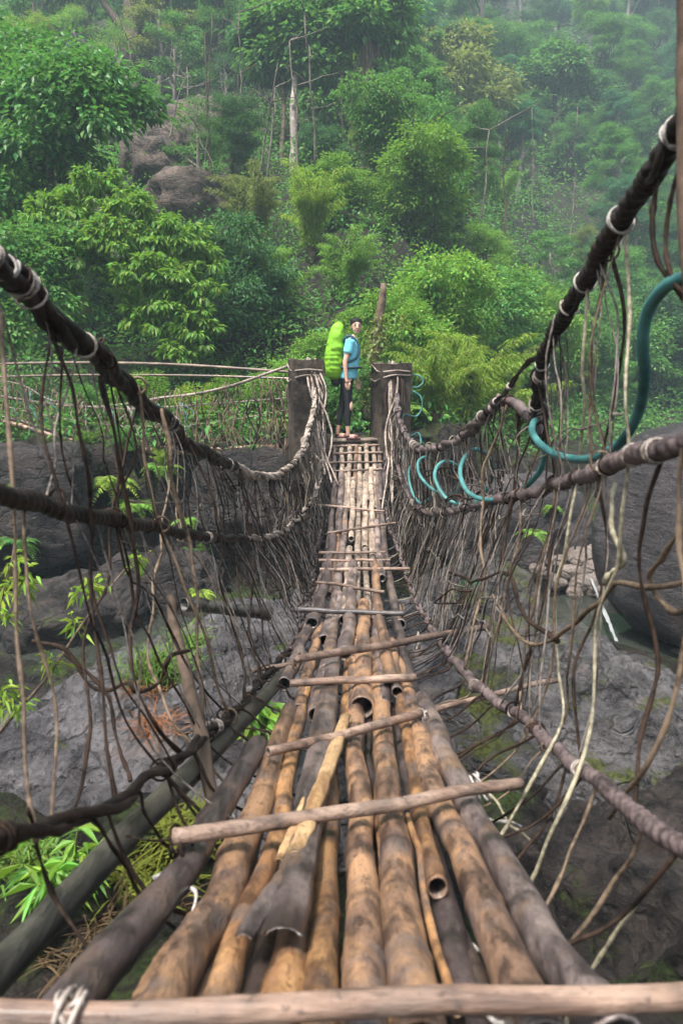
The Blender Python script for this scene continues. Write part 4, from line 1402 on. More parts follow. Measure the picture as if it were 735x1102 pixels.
# ------------------------------------------------------------------ cables
def cable(pts, r, mat, strands=2, wrap=0, pale_from=None, n=260, ties=10, tie_d=(0, 99), label=None, tie_mat='tie', twist=.22):
    Pc = catmull(A(pts), n)
    g = G()
    L_ = np.concatenate(([0], np.cumsum(np.linalg.norm(np.diff(Pc, axis=0), axis=1))))
    R = np.interp(np.linspace(0, 1, n), np.linspace(0, 1, len(r)), r) if not np.isscalar(r) else np.full(n, r)
    wob = np.stack([np.interp(L_, np.linspace(0, L_[-1], 26), rng.normal(0, .35, 26)) for _ in range(3)], 1) * R[:, None] * .8
    Pc = Pc + wob
    T, N_, B_ = frames(Pc)
    if strands <= 1:
        tube(g, Pc, R, 10, mod=lambda th, i: 1 + .11 * np.sin(th * 2 - L_[i] * 170) + .06 * np.sin(L_[i] * 23))
    else:
        for s in range(strands):
            a = 2 * PI * s / strands + L_ / twist * 2 * PI * .3 + .5 * np.interp(L_, np.linspace(0, L_[-1], 18), rng.normal(size=18))
            off = (R * .52)[:, None] * (np.cos(a)[:, None] * N_ + np.sin(a)[:, None] * B_)
            ph = rng.uniform(0, 6)
            tube(g, Pc + off, R * rng.uniform(.5, .66), 9, mod=lambda th, i, ph=ph: 1 + .10 * np.sin(th * 2 - L_[i] * 75 + ph) + .06 * np.sin(L_[i] * 17 + ph))
    o = g.build('handrail_cable', M[mat], BR)
    if label: o['label'] = label
    d = Pc[:, 1]
    for k in range(ties):
        for _ in range(20):
            i = rng.integers(3, n - 3)
            if tie_d[0] < d[i] < tie_d[1]: break
        gt = G()
        for j in range(rng.integers(1, 4)):
            ii = min(n - 2, max(1, i + j))
            ring(gt, Pc[i] + T[i] * j * .012, T[i], R[i] * 1.08 + .001, .0030 + .0004 * Pc[i, 1], 14, 6, 1, .30)
        gt.build('lashing', M[tie_mat if rng.random() < .5 else 'vine_dark'], o)
    return Pc

L1 = [(-70, 232, 1.32), (0, 286, 1.5), (60, 345, 1.75), (105, 385, 2.05), (150, 425, 2.5), (205, 478, 3.4), (250, 503, 4.5)]
L1b = [(250, 503, 4.5), (275, 511, 5.2), (298, 511, 6.0), (318, 497, 7.3), (330, 472, 8.6), (337, 440, 9.8), (337, 405, 10.4), (331, 388, 10.6)]
L2 = [(-70, 512, 1.12), (0, 529, 1.3), (60, 546, 1.6), (130, 561, 2.1), (215, 577, 3.2), (262, 581, 4.4)]
L2b = [(262, 581, 4.4), (296, 576, 5.8), (320, 560, 7.2), (338, 532, 8.6), (347, 490, 9.9), (348, 455, 10.4), (342, 415, 10.6)]
L3 = [(-60, 918, .92), (0, 909, 1.06), (60, 893, 1.2), (130, 860, 1.5), (200, 808, 2.05), (260, 758, 2.9), (312, 700, 4.2)]
L3b = [(312, 700, 4.2), (326, 668, 5.2), (337, 625, 6.8), (340, 595, 7.9), (347, 572, 8.7), (357, 545, 9.5), (357, 510, 10.1), (352, 470, 10.6)]
R1 = [(790, 25, 1.15), (735, 128, 1.32), (715, 165, 1.42), (680, 220, 1.6), (634, 291, 1.95), (607, 338, 2.25), (591, 368, 2.45), (581, 400, 2.65), (580, 432, 2.85), (577, 462, 3.0)]
R1b = [(536, 434, 3.55), (517, 452, 4.0), (496, 471, 4.8), (467, 481, 6.0), (446, 480, 7.6), (432, 455, 9.4), (427, 420, 10.3), (424, 391, 10.6)]
R2 = [(800, 452, 1.14), (735, 477, 1.3), (700, 489, 1.45), (650, 503, 1.85), (600, 521, 2.5), (560, 532, 3.2), (520, 542, 4.2)]
R2b = [(520, 542, 4.2), (480, 550, 5.7), (457, 549, 7.0), (441, 535, 8.3), (430, 510, 9.3), (421, 470, 10.2), (421, 430, 10.6)]
R3 = [(800, 958, .98), (735, 911, 1.16), (690, 881, 1.36), (620, 822, 1.85), (560, 771, 2.45), (510, 735, 3.1), (482, 702, 3.9)]
R3b = [(482, 702, 3.9), (458, 664, 5.4), (441, 627, 6.8), (430, 592, 8.0), (419, 563, 9.0), (414, 530, 9.7), (416, 495, 10.3), (419, 470, 10.6)]
C = {}
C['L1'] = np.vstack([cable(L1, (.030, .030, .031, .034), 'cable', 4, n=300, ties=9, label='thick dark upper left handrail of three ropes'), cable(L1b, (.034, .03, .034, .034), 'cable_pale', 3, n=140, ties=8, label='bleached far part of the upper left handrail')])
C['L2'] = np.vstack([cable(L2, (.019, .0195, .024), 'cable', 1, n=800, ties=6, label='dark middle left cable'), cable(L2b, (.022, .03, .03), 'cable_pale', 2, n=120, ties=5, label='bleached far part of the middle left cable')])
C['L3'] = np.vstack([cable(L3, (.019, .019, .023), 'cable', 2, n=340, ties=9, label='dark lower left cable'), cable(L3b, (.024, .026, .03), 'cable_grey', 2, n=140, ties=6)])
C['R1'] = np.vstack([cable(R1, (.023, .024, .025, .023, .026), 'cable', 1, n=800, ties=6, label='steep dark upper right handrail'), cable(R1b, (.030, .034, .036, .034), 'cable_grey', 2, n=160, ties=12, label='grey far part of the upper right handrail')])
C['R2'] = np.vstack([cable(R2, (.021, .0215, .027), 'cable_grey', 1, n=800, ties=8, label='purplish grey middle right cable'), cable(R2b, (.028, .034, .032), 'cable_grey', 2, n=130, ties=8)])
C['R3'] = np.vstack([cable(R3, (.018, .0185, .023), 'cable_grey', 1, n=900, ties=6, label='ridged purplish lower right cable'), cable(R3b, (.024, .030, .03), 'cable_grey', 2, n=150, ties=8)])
cable([(586, 378, 2.5), (566, 392, 2.8), (545, 420, 3.2), (530, 438, 3.6), (520, 455, 4.0)], (.011, .012), 'cable', 2, n=90, ties=3, label='thin slanting dark rope from the steep cable')
cable([(581, 470, 2.95), (572, 452, 3.0), (556, 436, 3.3), (540, 432, 3.5), (528, 440, 3.7), (505, 465, 4.4)], (.022, .022, .03), 'cable_grey', 1, n=120, ties=5, label='bent grey stick joining the right cables')
cable([(580, 425, 2.84), (572, 455, 2.9), (574, 475, 2.9), (585, 470, 2.9), (588, 445, 2.85), (580, 435, 2.85), (570, 450, 2.95), (578, 475, 2.95)], (.010, .010), 'cable', 1, n=110, ties=0, label='dark rope knot')
cable([(722, 128, 1.35), (705, 185, 1.4), (685, 205, 1.55), (650, 255, 1.8), (612, 345, 2.2)], (.007, .007), 'cable', 1, n=90, ties=0, label='loose dark cord along the steep cable')
# tangle of bleached roots at the far ends by the posts
for s in range(12):
    x0 = 333 + rng.normal(0, 4)
    cable([(x0, 388 + rng.uniform(-3, 4), 10.45), (x0 + rng.uniform(2, 14), 425 + rng.uniform(-10, 10), 10.2), (346 + rng.normal(0, 6), 470, 10.0), (350 + rng.normal(0, 7), 515 + rng.uniform(-15, 40), 9.5 + rng.normal(0, .2))], (.016, .011), 'cable_pale' if s % 3 else 'vine_dark', 1, n=40, ties=0)
for s in range(12):
    x0 = 424 + rng.normal(0, 4)
    cable([(x0, 390 + rng.uniform(-3, 4), 10.45), (x0 + rng.uniform(-6, 6), 430 + rng.uniform(-10, 10), 10.2), (423 + rng.normal(0, 7), 475, 10.0), (424 + rng.normal(0, 9), 520 + rng.uniform(-15, 40), 9.4 + rng.normal(0, .2))], (.016, .011), 'cable_pale' if s % 3 else 'vine_dark', 1, n=40, ties=0)
# white rope rings on the steep cable
g = G()
for px, py, d, rr in ((718, 131, 1.36, .026), (667, 218, 1.68, .030), (625, 297, 2.02, .028), (574, 402, 2.6, .022), (0, 290, 1.5, .030)):
    q = at(px, py, d)
    cc = C['L1'] if px < 100 else C['R1']
    j_ = int(np.argmin(np.linalg.norm(cc - q, axis=1)))
    gt = G()
    ring(gt, cc[j_], cc[j_ + 1] - cc[j_ - 1], rr * 1.06, .0036, 22, 7, 1, .6)
    ring(gt, cc[j_ + 2], cc[j_ + 3] - cc[j_ + 1], rr * 1.04, .003, 22, 7, 1, .5)
    gt.build('rope_ring', M['white_cord'], BR)

# ------------------------------------------------------------------ woven hangers
def strand(P, r, mat, kink=.02, n=26, name='hanger_vine', g=None):
    P = np.asarray(P, float)
    Q = catmull(P, n)
    l = np.linalg.norm(np.diff(Q, axis=0), axis=1).sum()
    k = max(5, int(l / .11))
    t = np.linspace(0, 1, n)
    env = np.minimum(1, 8 * t * (1 - t) + .1)[:, None]
    Q = Q + np.stack([np.interp(t, np.linspace(0, 1, k), rng.normal(0, kink, k)) for _ in range(3)], 1) * env
    Q = catmull(np.vstack([Q[:-1:2], Q[-1:]]), n)
    R = r * np.clip(1 + .22 * np.interp(t, np.linspace(0, 1, max(9, n // 2)), rng.normal(size=max(9, n // 2))), .55, 1.9)
    own = g is None
    if own: g = G()
    tube(g, Q, R, 6)
    if own:
        return g.build(name, M[mat], BR)

def by_y(Pc, y):
    o = np.argsort(Pc[:, 1])
    return np.array([np.interp(y, Pc[o, 1], Pc[o, k]) for k in range(3)])

# hangers one can follow from the photograph, near ones
for pts, r, mt, kk in (
    ([(3, 335, 1.5), (10, 480, 1.4), (14, 620, 1.4), (20, 760, 1.3), (40, 905, 1.15)], .0055, 'vine_tan', .010),
    ([(58, 362, 1.75), (88, 470, 1.7), (97, 560, 1.75), (104, 680, 1.7), (112, 780, 1.6), (125, 862, 1.5)], .006, 'vine_dark', .012),
    ([(108, 405, 2.05), (126, 500, 2.05), (140, 565, 2.1), (150, 640, 2.1), (140, 720, 2.0), (165, 780, 1.9), (196, 812, 2.05)], .008, 'vine_dark', .014),
    ([(174, 440, 2.7), (192, 540, 2.7), (207, 590, 2.75), (214, 680, 2.6), (220, 790, 2.4)], .010, 'vine_tan', .014),
    ([(205, 480, 3.3), (236, 560, 3.3), (240, 640, 3.2), (262, 700, 3.2), (262, 755, 2.95)], .007, 'vine_dark', .018),
    ([(150, 430, 2.5), (130, 520, 2.4), (118, 610, 2.3), (90, 690, 2.0), (98, 800, 1.8), (80, 880, 1.3)], .0055, 'vine_dark', .016),
    ([(25, 540, 1.45), (30, 640, 1.4), (60, 760, 1.4), (55, 890, 1.2)], .0045, 'vine_tan', .012),
    ([(190, 470, 3.1), (176, 560, 2.8), (160, 690, 2.5), (182, 760, 2.3), (240, 840, 2.2)], .006, 'vine_tan', .02),
    ([(258, 505, 4.6), (272, 590, 4.5), (270, 670, 4.2), (280, 735, 3.4)], .009, 'vine_dark', .02),
    ([(672, 232, 1.68), (678, 330, 1.66), (672, 430, 1.6), (676, 495, 1.62), (664, 600, 1.7), (640, 690, 1.8), (632, 800, 1.75), (590, 900, 1.72), (565, 955, 1.74), (530, 990, 1.8)], .0060, 'vine_pale', .010),
    ([(632, 300, 2.0), (630, 400, 2.05), (622, 505, 2.2), (610, 580, 2.2), (600, 660, 2.3), (606, 740, 2.2), (600, 790, 2.05), (540, 900, 1.9), (500, 950, 1.95)], .0062, 'vine_pale', .012),
    ([(655, 265, 1.8), (668, 330, 1.8), (660, 420, 1.85), (645, 505, 1.9), (650, 620, 1.9), (620, 720, 1.9), (625, 822, 1.85)], .0055, 'vine_dark', .015),
    ([(705, 180, 1.46), (706, 260, 1.42), (735, 320, 1.35), (760, 380, 1.3)], .0065, 'vine_dark', .010),
    ([(738, 150, 1.34), (716, 245, 1.4), (720, 300, 1.35), (760, 345, 1.25)], .006, 'vine_dark', .010),
    ([(592, 370, 2.45), (602, 420, 2.5), (600, 520, 2.5), (585, 600, 2.6), (562, 700, 2.7), (560, 770, 2.45)], .0065, 'vine_tan', .015),
    ([(715, 490, 1.42), (690, 590, 1.5), (705, 700, 1.5), (690, 800, 1.45), (680, 880, 1.4)], .0055, 'vine_dark', .015),
    ([(735, 480, 1.3), (722, 570, 1.35), (735, 690, 1.3), (700, 800, 1.35), (655, 880, 1.6)], .0065, 'vine_tan', .014),
    ([(560, 440, 3.3), (552, 540, 3.3), (535, 640, 3.2), (520, 740, 3.05)], .009, 'vine_dark', .02),
    ([(545, 436, 3.4), (520, 520, 3.6), (518, 620, 3.5), (500, 720, 3.3)], .008, 'vine_tan', .02),
    ([(730, 925, 1.2), (660, 1000, 1.35), (615, 1080, 1.4), (600, 1130, 1.3)], .0055, 'vine_pale', .010),
    ([(690, 890, 1.38), (640, 980, 1.45), (590, 1040, 1.4), (560, 1060, 1.2)], .0055, 'vine_tan', .012),
    ([(610, 815, 1.9), (590, 880, 1.85), (540, 950, 1.65), (515, 1010, 1.4)], .005, 'vine_dark', .012),
    ([(640, 845, 1.7), (610, 930, 1.65), (565, 1000, 1.5), (540, 1050, 1.3)], .005, 'vine_tan', .012),
    ([(500, 835, 2.2), (545, 880, 2.1), (570, 905, 2.05)], .006, 'vine_pale', .02),
    ([(505, 850, 2.15), (520, 880, 2.1), (560, 890, 2.0)], .005, 'white_cord', .03),
    ([(30, 870, 1.1), (60, 960, 1.25), (85, 1000, 1.2), (120, 1050, 1.1)], .0055, 'vine_dark', .012),
    ([(100, 880, 1.35), (150, 960, 1.5), (190, 1000, 1.45)], .005, 'vine_dark', .01),
    ([(150, 850, 1.6), (170, 900, 1.7), (215, 930, 1.75)], .005, 'vine_dark', .01),
    # wavy horizontal ties
    ([(35, 690, 2.2), (70, 700, 2.2), (95, 735, 2.2), (118, 742, 2.2), (140, 735, 2.2), (150, 748, 2.2), (172, 735, 2.3), (182, 708, 2.3), (205, 700, 2.4)], .0085, 'vine_dark', .008),
    ([(70, 705, 2.2), (115, 740, 2.2), (128, 790, 2.15), (140, 840, 1.9)], .0075, 'vine_dark', .012),
    ([(770, 610, 1.3), (735, 625, 1.45), (695, 634, 1.6), (660, 628, 1.75), (645, 650, 1.8), (620, 668, 1.95), (590, 690, 2.2), (560, 688, 2.4), (530, 640, 3.0)], .0085, 'vine_tan', .010),
    ([(650, 630, 1.78), (668, 600, 1.7), (655, 560, 1.75), (662, 520, 1.8)], .008, 'vine_pale', .012),
    ([(735, 570, 1.4), (712, 600, 1.5), (700, 632, 1.6), (722, 660, 1.5), (745, 655, 1.4)], .008, 'vine_tan', .012),
    ([(600, 690, 2.15), (560, 660, 2.5), (545, 615, 3.0), (510, 625, 3.5), (480, 615, 4.8)], .010, 'vine_dark', .015),
):
    strand(A(pts), r * .80, mt, kk * .5, 48)

MATS = ['vine_dark', 'vine_dark', 'vine_tan', 'vine_dark', 'vine_tan', 'vine_pale']
def web(side, y, bundle=None):
    a, b_, c = (C[side + k] for k in '123')
    y2 = y + rng.normal(0, .10 + .02 * y)
    y3 = y2 + rng.normal(0, .14 + .02 * y)
    p = [by_y(a, y), by_y(b_, y2), by_y(c, y3)]
    q = []
    for i in range(3):
        q.append(p[i] + rng.normal(0, .012, 3))
        if i < 2:
            m_ = p[i] * .5 + p[i + 1] * .5 + rng.normal(0, .028, 3)
            q.append(m_)
    mode = rng.random()
    if mode < .40:                      # runs on down and in below the deck
        s = -1 if side == 'L' else 1
        e = q[-1] * .4 + .6 * np.array((.02 + .022 * y3, q[-1][1], deckz(q[-1][1])))
        q.append(np.array((e[0], e[1], deckz(e[1]) - .05 - .1 * rng.random())))
        q.append(np.array((.02 + .022 * y3, e[1], deckz(e[1]) - .12)))
    elif mode < .46:                    # loose, dangling
        q = q[:3]
        q.append(q[-1] + np.array((rng.normal(0, .08), rng.normal(0, .08), -rng.uniform(.1, .5))))
    r = rng.uniform(.0022, .0046) * (1 + .055 * y)
    mt = MATS[rng.integers(len(MATS))]
    if bundle is None:
        g = G()
        strand(q, r, mt, .009, 40, g=g)
        for w_ in (0, 2, 4):               # hitched round each cable it crosses
            if w_ < len(q):
                ring(g, q[w_], np.array((rng.normal(0, .2), 1, rng.normal(0, .2))), .024 + .0012 * y, r * .9, 12, 5, 1, .5)
        g.build('hanger_vine', M[mt], BR)
    else:
        strand(q, r * .75, mt, .013, 24, g=bundle)
for side in 'LR':
    for y in np.concatenate([rng.uniform(1.6, 4, 6), rng.uniform(4, 10.3, 20)]):
        web(side, float(y))
bd, bt = G(), G()
for side in 'LR':
    for y in np.concatenate([rng.uniform(1.5, 3.5, 6), rng.uniform(3.5, 6.5, 28), rng.uniform(6.5, 10.4, 62)]):
        web(side, float(y), bd if rng.random() < .62 else bt)
    # strands running lengthways through the web
    for k in range(11):
        f = rng.uniform(.1, .95)
        y0 = rng.uniform(3, 9)
        pts = []
        for y in np.linspace(y0, y0 + rng.uniform(.5, 1.4), 5):
            y = min(y, 10.4)
            g3 = [by_y(C[side + k2], y) for k2 in '123']
            w = g3[0] * (1 - f * 2) + g3[1] * f * 2 if f < .5 else g3[1] * (2 - 2 * f) + g3[2] * (2 * f - 1)
            pts.append(w + rng.normal(0, .05, 3))
        strand(pts, rng.uniform(.004, .008), 'vine_tan', .02, 24, g=bd)
    # ties from the lowest cable to the deck edge
    for y in np.linspace(1.2, 10.2, 34):
        y = y + rng.normal(0, .1)
        p = by_y(C[side + '3'], y)
        xe = p[0] * .45 + .55 * (.02 + .022 * y) + (-.2 if side == 'L' else .2)
        strand([p, np.array((xe, y + rng.normal(0, .05), deckz(y) + .02)), np.array((xe * .6, y, deckz(y) - .09))], .0045, 'vine_tan', .012, 12, g=bd)
fw = G()
for side in 'LR':
    for y in np.concatenate([rng.uniform(1.5, 4, 26), rng.uniform(4, 7, 60), rng.uniform(7, 10.3, 80)]):
        i0, i1 = (0, 1) if rng.random() < .5 else (1, 2)
        ya, yb_ = y, y + rng.normal(0, .12 + .05 * y)
        a, b_ = by_y(C[side + '123'[i0]], ya), by_y(C[side + '123'[i1]], min(10.4, max(1.4, yb_)))
        f0_, f1_ = (-.03, 1.03)
        p, q_ = a + (b_ - a) * f0_, a + (b_ - a) * f1_
        strand([p, (p + q_) / 2 + rng.normal(0, .02 + .004 * y, 3), q_], rng.uniform(.0014, .0028) * (1 + .06 * y), 'vine_tan', .012, 14, g=fw)
    for k in range(16):                    # rods and wires running lengthways
        y0 = rng.uniform(1.6, 8.5)
        f = rng.uniform(.05, .95)
        pts = []
        for y in np.linspace(y0, y0 + rng.uniform(.5, 1.6), 5):
            y = min(y, 10.4)
            g3 = [by_y(C[side + k2], y) for k2 in '123']
            w = g3[0] * (1 - f * 2) + g3[1] * f * 2 if f < .5 else g3[1] * (2 - 2 * f) + g3[2] * (2 * f - 1)
            pts.append(w + rng.normal(0, .025, 3))
        strand(pts, rng.uniform(.002, .004) * (1 + .05 * y0), 'vine_tan', .015, 24, g=fw)
fw.build('fine_wires', M['wire_grey'], BR)['kind'] = 'stuff'
bt.build('woven_vines', M['wire_grey'], BR)['kind'] = 'stuff'
o = bd.build('woven_vines', M['vine_dark'], BR)
o['kind'] = 'stuff'

# cord lashings on crossbars
def lash(px, py, lift, r, n=3, mat='tie', axis_=(1, 0, 0)):
    q = on_deck(px, py, lift)
    g = G()
    for j in range(n):
        ring(g, q + rng.normal(0, .006, 3), np.asarray(axis_, float), r * rng.uniform(.9, 1.2), .0035, 16, 6, 1, .5)
    e = q + np.array((rng.normal(0, .03), rng.normal(0, .03), .02))
    strand([q, q + np.array((.02, -.01, .03)), e + np.array((rng.normal(0, .04), 0, -.03))], .003, mat, .008, 12, g=g)
    g.build('lashing', M[mat], BR)
lash(516, 848, .06, .035, 4, 'white_cord')
lash(80, 1090, .075, .024, 4)
lash(196, 905, .07, .028, 3, 'vine_dark')
lash(450, 770, .06, .03, 3)
lash(322, 712, .07, .035, 3, 'vine_tan')
lash(448, 690, .08, .04, 3)
lash(432, 658, .08, .04, 3, 'vine_tan')
for pts in ([(165, 945, 1.5), (190, 942, 1.5), (208, 960, 1.45), (207, 985, 1.4)], [(482, 1020, 1.3), (505, 1012, 1.3), (522, 1030, 1.27), (527, 1050, 1.25)], [(505, 1086, 1.02), (530, 1090, 1.0), (560, 1110, 1.0)],
            [(430, 792, 2.6), (445, 786, 2.6), (460, 790, 2.5)]):
    strand(A(pts), .0036, 'white_cord', .004, 24, 'cord')

# ------------------------------------------------------------------ posts
def post(px0, px1, ytop, ybot, d, label, yaw, dep=.5, name='bridge_post'):
    b = at((px0 + px1) / 2, ybot, d)
    w = (px1 - px0) / FPX * d
    h = at((px0 + px1) / 2, ytop, d)[2] - b[2]
    r = thing(name, b, label, 'post')
    g = G()
    nx, nz = 6, 14
    for f in range(4):
        a = f * PI / 2 + yaw
        ca, sa = math.cos(a), math.sin(a)
        hw, hd = (w / 2, dep / 2) if f % 2 == 0 else (dep / 2, w / 2)
        u, v = np.meshgrid(np.linspace(-hw, hw, nx), np.linspace(-.5, h, nz))
        V = np.stack([u.ravel(), np.full(u.size, -hd), v.ravel()], 1)
        V = np.stack([V[:, 0] * ca - V[:, 1] * sa, V[:, 0] * sa + V[:, 1] * ca, V[:, 2]], 1)
        V += .018 * np.stack([fbm(V * 5 + 3 + k, 3) for k in range(3)], 1)
        i = np.arange(nz - 1)[:, None] * nx + np.arange(nx - 1)[None, :]
        g.add(V + b, np.stack([i, i + 1, i + nx + 1, i + nx], -1).reshape(-1, 4))
    u, v = np.meshgrid(np.linspace(-w / 2, w / 2, nx), np.linspace(-dep / 2, dep / 2, nx))
    V = np.stack([u.ravel(), v.ravel(), np.full(u.size, h)], 1)
    V = np.stack([V[:, 0] * math.cos(yaw) - V[:, 1] * math.sin(yaw), V[:, 0] * math.sin(yaw) + V[:, 1] * math.cos(yaw), V[:, 2]], 1)
    V += .018 * np.stack([fbm(V * 5 + 3 + k, 3) for k in range(3)], 1)
    i = np.arange(nx - 1)[:, None] * nx + np.arange(nx - 1)[None, :]
    g.add(V + b, np.stack([i, i + 1, i + nx + 1, i + nx], -1).reshape(-1, 4))
    g.build('shaft', M['post'], r, smooth=False)
    # cord wound round the head
    gc = G()
    for k in range(2):
        rr = .5 * math.hypot(w, dep) * .98
        z = h - .10 - .16 * k + rng.normal(0, .03)
        t = np.linspace(0, 2 * PI, 33)
        sq = (np.abs(np.cos(t)) ** 5 + np.abs(np.sin(t)) ** 5) ** (-.2)
        P = np.stack([np.cos(t) * sq * (w / 2 + .02), np.sin(t) * sq * (dep / 2 + .02), z + .05 * np.sin(t + 2 * k) + .02 * np.sin(3 * t + k)], 1)
        P = np.stack([P[:, 0] * math.cos(yaw) - P[:, 1] * math.sin(yaw), P[:, 0] * math.sin(yaw) + P[:, 1] * math.cos(yaw), P[:, 2]], 1)
        tube(gc, P + b, .012, 6)
    gc.build('cord', M['cable_pale'], r)
    return r
post(313, 346, 387, 478, 10.75, 'dark hewn post left of the woman with roots wound over its top', .22)
post(403, 436, 391, 478, 10.75, 'dark hewn post right of the woman with hose loops hanging beside it', .28)

# blurred upright at the near right
g = G()
q0, q1 = at(757, 395, 1.16), at(745, -40, 1.16)
b = np.array((q0[0] + .42, q0[1] - .1, hz(q0[0] + .42, q0[1] - .1)))
pr = thing('bridge_post', b, 'dark brown rough post at the near right end of the steep cable', 'post')
P = catmull([b - np.array((0, 0, .2)), b * .5 + q0 * .5 + np.array((.01, 0, 0)), q0, q1, q1 + np.array((0, 0, .12))], 50)
tube(g, P, .026 * (1 + .06 * rng.normal(size=50)), 10)
g.build('shaft', M['deadwood'], pr)

# ------------------------------------------------------------------ teal hose
H = [(800, 282, 1.2), (735, 299, 1.33), (713, 311, 1.4), (697, 335, 1.48), (691, 368, 1.55), (693, 410, 1.65), (684, 450, 1.8), (663, 480, 1.95), (630, 494, 2.15), (600, 490, 2.4), (580, 477, 2.6), (572, 462, 2.75),
     (578, 452, 2.95), (588, 470, 3.1), (580, 508, 3.3), (552, 532, 3.6), (523, 538, 3.9), (502, 528, 4.15), (495, 505, 4.35), (506, 485, 4.5), (522, 488, 4.65), (530, 508, 4.8), (522, 530, 4.95), (505, 543, 5.0),
     (481, 537, 5.1), (468, 515, 5.2), (472, 500, 5.35), (484, 497, 5.5), (495, 508, 5.7), (490, 530, 5.8), (468, 528, 6.0), (452, 512, 6.2), (450, 497, 6.4), (460, 492, 6.6), (472, 505, 6.8), (468, 530, 7.0), (452, 541, 7.3), (442, 525, 7.7),
     (440, 505, 8.1), (448, 500, 8.4), (456, 515, 8.6), (448, 535, 8.8), (437, 520, 9.1), (434, 490, 9.5), (440, 476, 9.8), (452, 478, 10.0), (450, 466, 10.2), (437, 470, 10.3), (433, 452, 10.35), (436, 446, 10.38), (448, 448, 10.4), (454, 438, 10.42), (452, 426, 10.44), (441, 421, 10.46),
     (434, 428, 10.46), (434, 415, 10.46), (440, 404, 10.46), (452, 405, 10.46), (455, 412, 10.46), (447, 417, 10.46), (436, 412, 10.46), (432, 395, 10.5)]
g = G()
PH = catmull(A(H), 620)
tube(g, PH, np.interp(np.linspace(0, 1, 620), [0, .3, .6, 1], [.0130, .0135, .0125, .011]), 12)
tag(g.build('hose', M['hose'], loc=PH[0]), 'long teal hose spiralling along the right cables to the far post', 'hose')

# ------------------------------------------------------------------ second footbridge along the far bank, left
f0 = at(20, 470, 11.6)
FB = thing('footbridge', f0, 'second footbridge of thin rails and netting along the left cliff top', 'footbridge')
def rail(pts, r, mat, name, label=None, n=60):
    Q = catmull(A(pts), n)
    g = G()
    nodes_tube(g, Q, r, 8, .5, (True, True), .1, .06)
    o = g.build(name, M[mat], FB)
    if label: o['label'] = label
    return o
rail([(-60, 398, 13.2), (25, 391, 12.9), (180, 392, 12.6), (350, 403, 12.3)], .026, 'bar', 'handrail', 'upper pale rail pole')
rail([(-60, 408, 13.0), (60, 404, 12.8), (200, 404, 12.5), (330, 408, 12.2)], .020, 'brown_pole', 'handrail')
rail([(-60, 445, 12.0), (9, 455, 11.9), (81, 475, 11.7), (157, 484, 11.5), (240, 488, 11.3), (312, 494, 11.1)], .045, 'brown_pole', 'deck_pole', 'weathered lower pole of the deck')
rail([(-60, 440, 12.3), (9, 450, 12.2), (81, 470, 12.0), (157, 480, 11.8), (312, 490, 11.3)], .035, 'grey_pole', 'deck_pole')
rail([(225, 484, 11.2), (300, 481, 11.2)], .045, 'brown_pole', 'deck_pole', 'short brown pole lying on the deck end')
rail([(331, 387, 10.6), (290, 401, 10.8), (250, 415, 11.1), (210, 424, 11.4), (175, 428, 11.6), (90, 438, 11.9), (-40, 420, 12.2)], .022, 'cable_pale', 'rope', 'bleached rope from the post top')
rail([(-40, 405, 12.1), (20, 413, 12), (60, 432, 11.9), (130, 440, 11.7), (210, 436, 11.5), (315, 428, 11.0)], .012, 'tie', 'rope', 'thin whitish rope')
rail([(-40, 425, 12.1), (40, 445, 11.9), (130, 458, 11.7), (220, 456, 11.5), (315, 440, 11.0)], .010, 'vine_pale', 'rope')
gn = G()
for i in range(150):
    x0 = rng.uniform(-20, 318)
    yt = np.interp(x0, [0, 60, 130, 210, 315], [405, 425, 436, 428, 412]) + rng.uniform(-12, 8)
    yb = np.interp(x0, [0, 81, 157, 312], [453, 475, 484, 493])
    d0 = np.interp(x0, [0, 315], [12.0, 11.0])
    strand(A([(x0, yt, d0), (x0 + rng.normal(0, 7), (yt + yb) / 2, d0 + rng.normal(0, .1)), (x0 + rng.normal(0, 12), yb, d0 - .1)]), rng.uniform(.005, .010), 'tie', .05, 14, g=gn)
gn.build('net_vines', M['vine_tan'], FB)['kind'] = 'stuff'
for i in range(22):
    x0 = rng.uniform(0, 230)
    yt = np.interp(x0, [0, 60, 130, 210, 315], [412, 428, 438, 432, 415])
    d0 = np.interp(x0, [0, 315], [11.9, 10.95])
    g = G()
    strand(A([(x0, yt, d0), (x0 + rng.normal(4, 6), yt + rng.uniform(12, 22), d0), (x0 + rng.normal(6, 9), yt + rng.uniform(25, 42), d0)]), .007, 'tie', .04, 14, g=g)
    g.build('net_cord', M['hose' if i % 3 == 0 else 'tie'], FB)
# a dark loop of cable by the left post
g = G()
tube(g, catmull(A([(268, 492, 11), (276, 470, 10.9), (266, 445, 10.9), (268, 430, 10.9), (276, 432, 10.9), (280, 450, 10.9), (276, 470, 10.9)]), 50), .012, 6)
tag(g.build('cable_loop', M['cable'], loc=at(268, 492, 11)), 'dark hanging cable loop beside the left post', 'cable')

# ------------------------------------------------------------------ the woman and her pack
PB = on_deck(375, 471.5, .095)
PB = np.array((PB[0], PB[1], PB[2]))
person = thing('person', PB, 'woman in light blue t-shirt and black leggings standing at the far bridge end looking back', 'person')

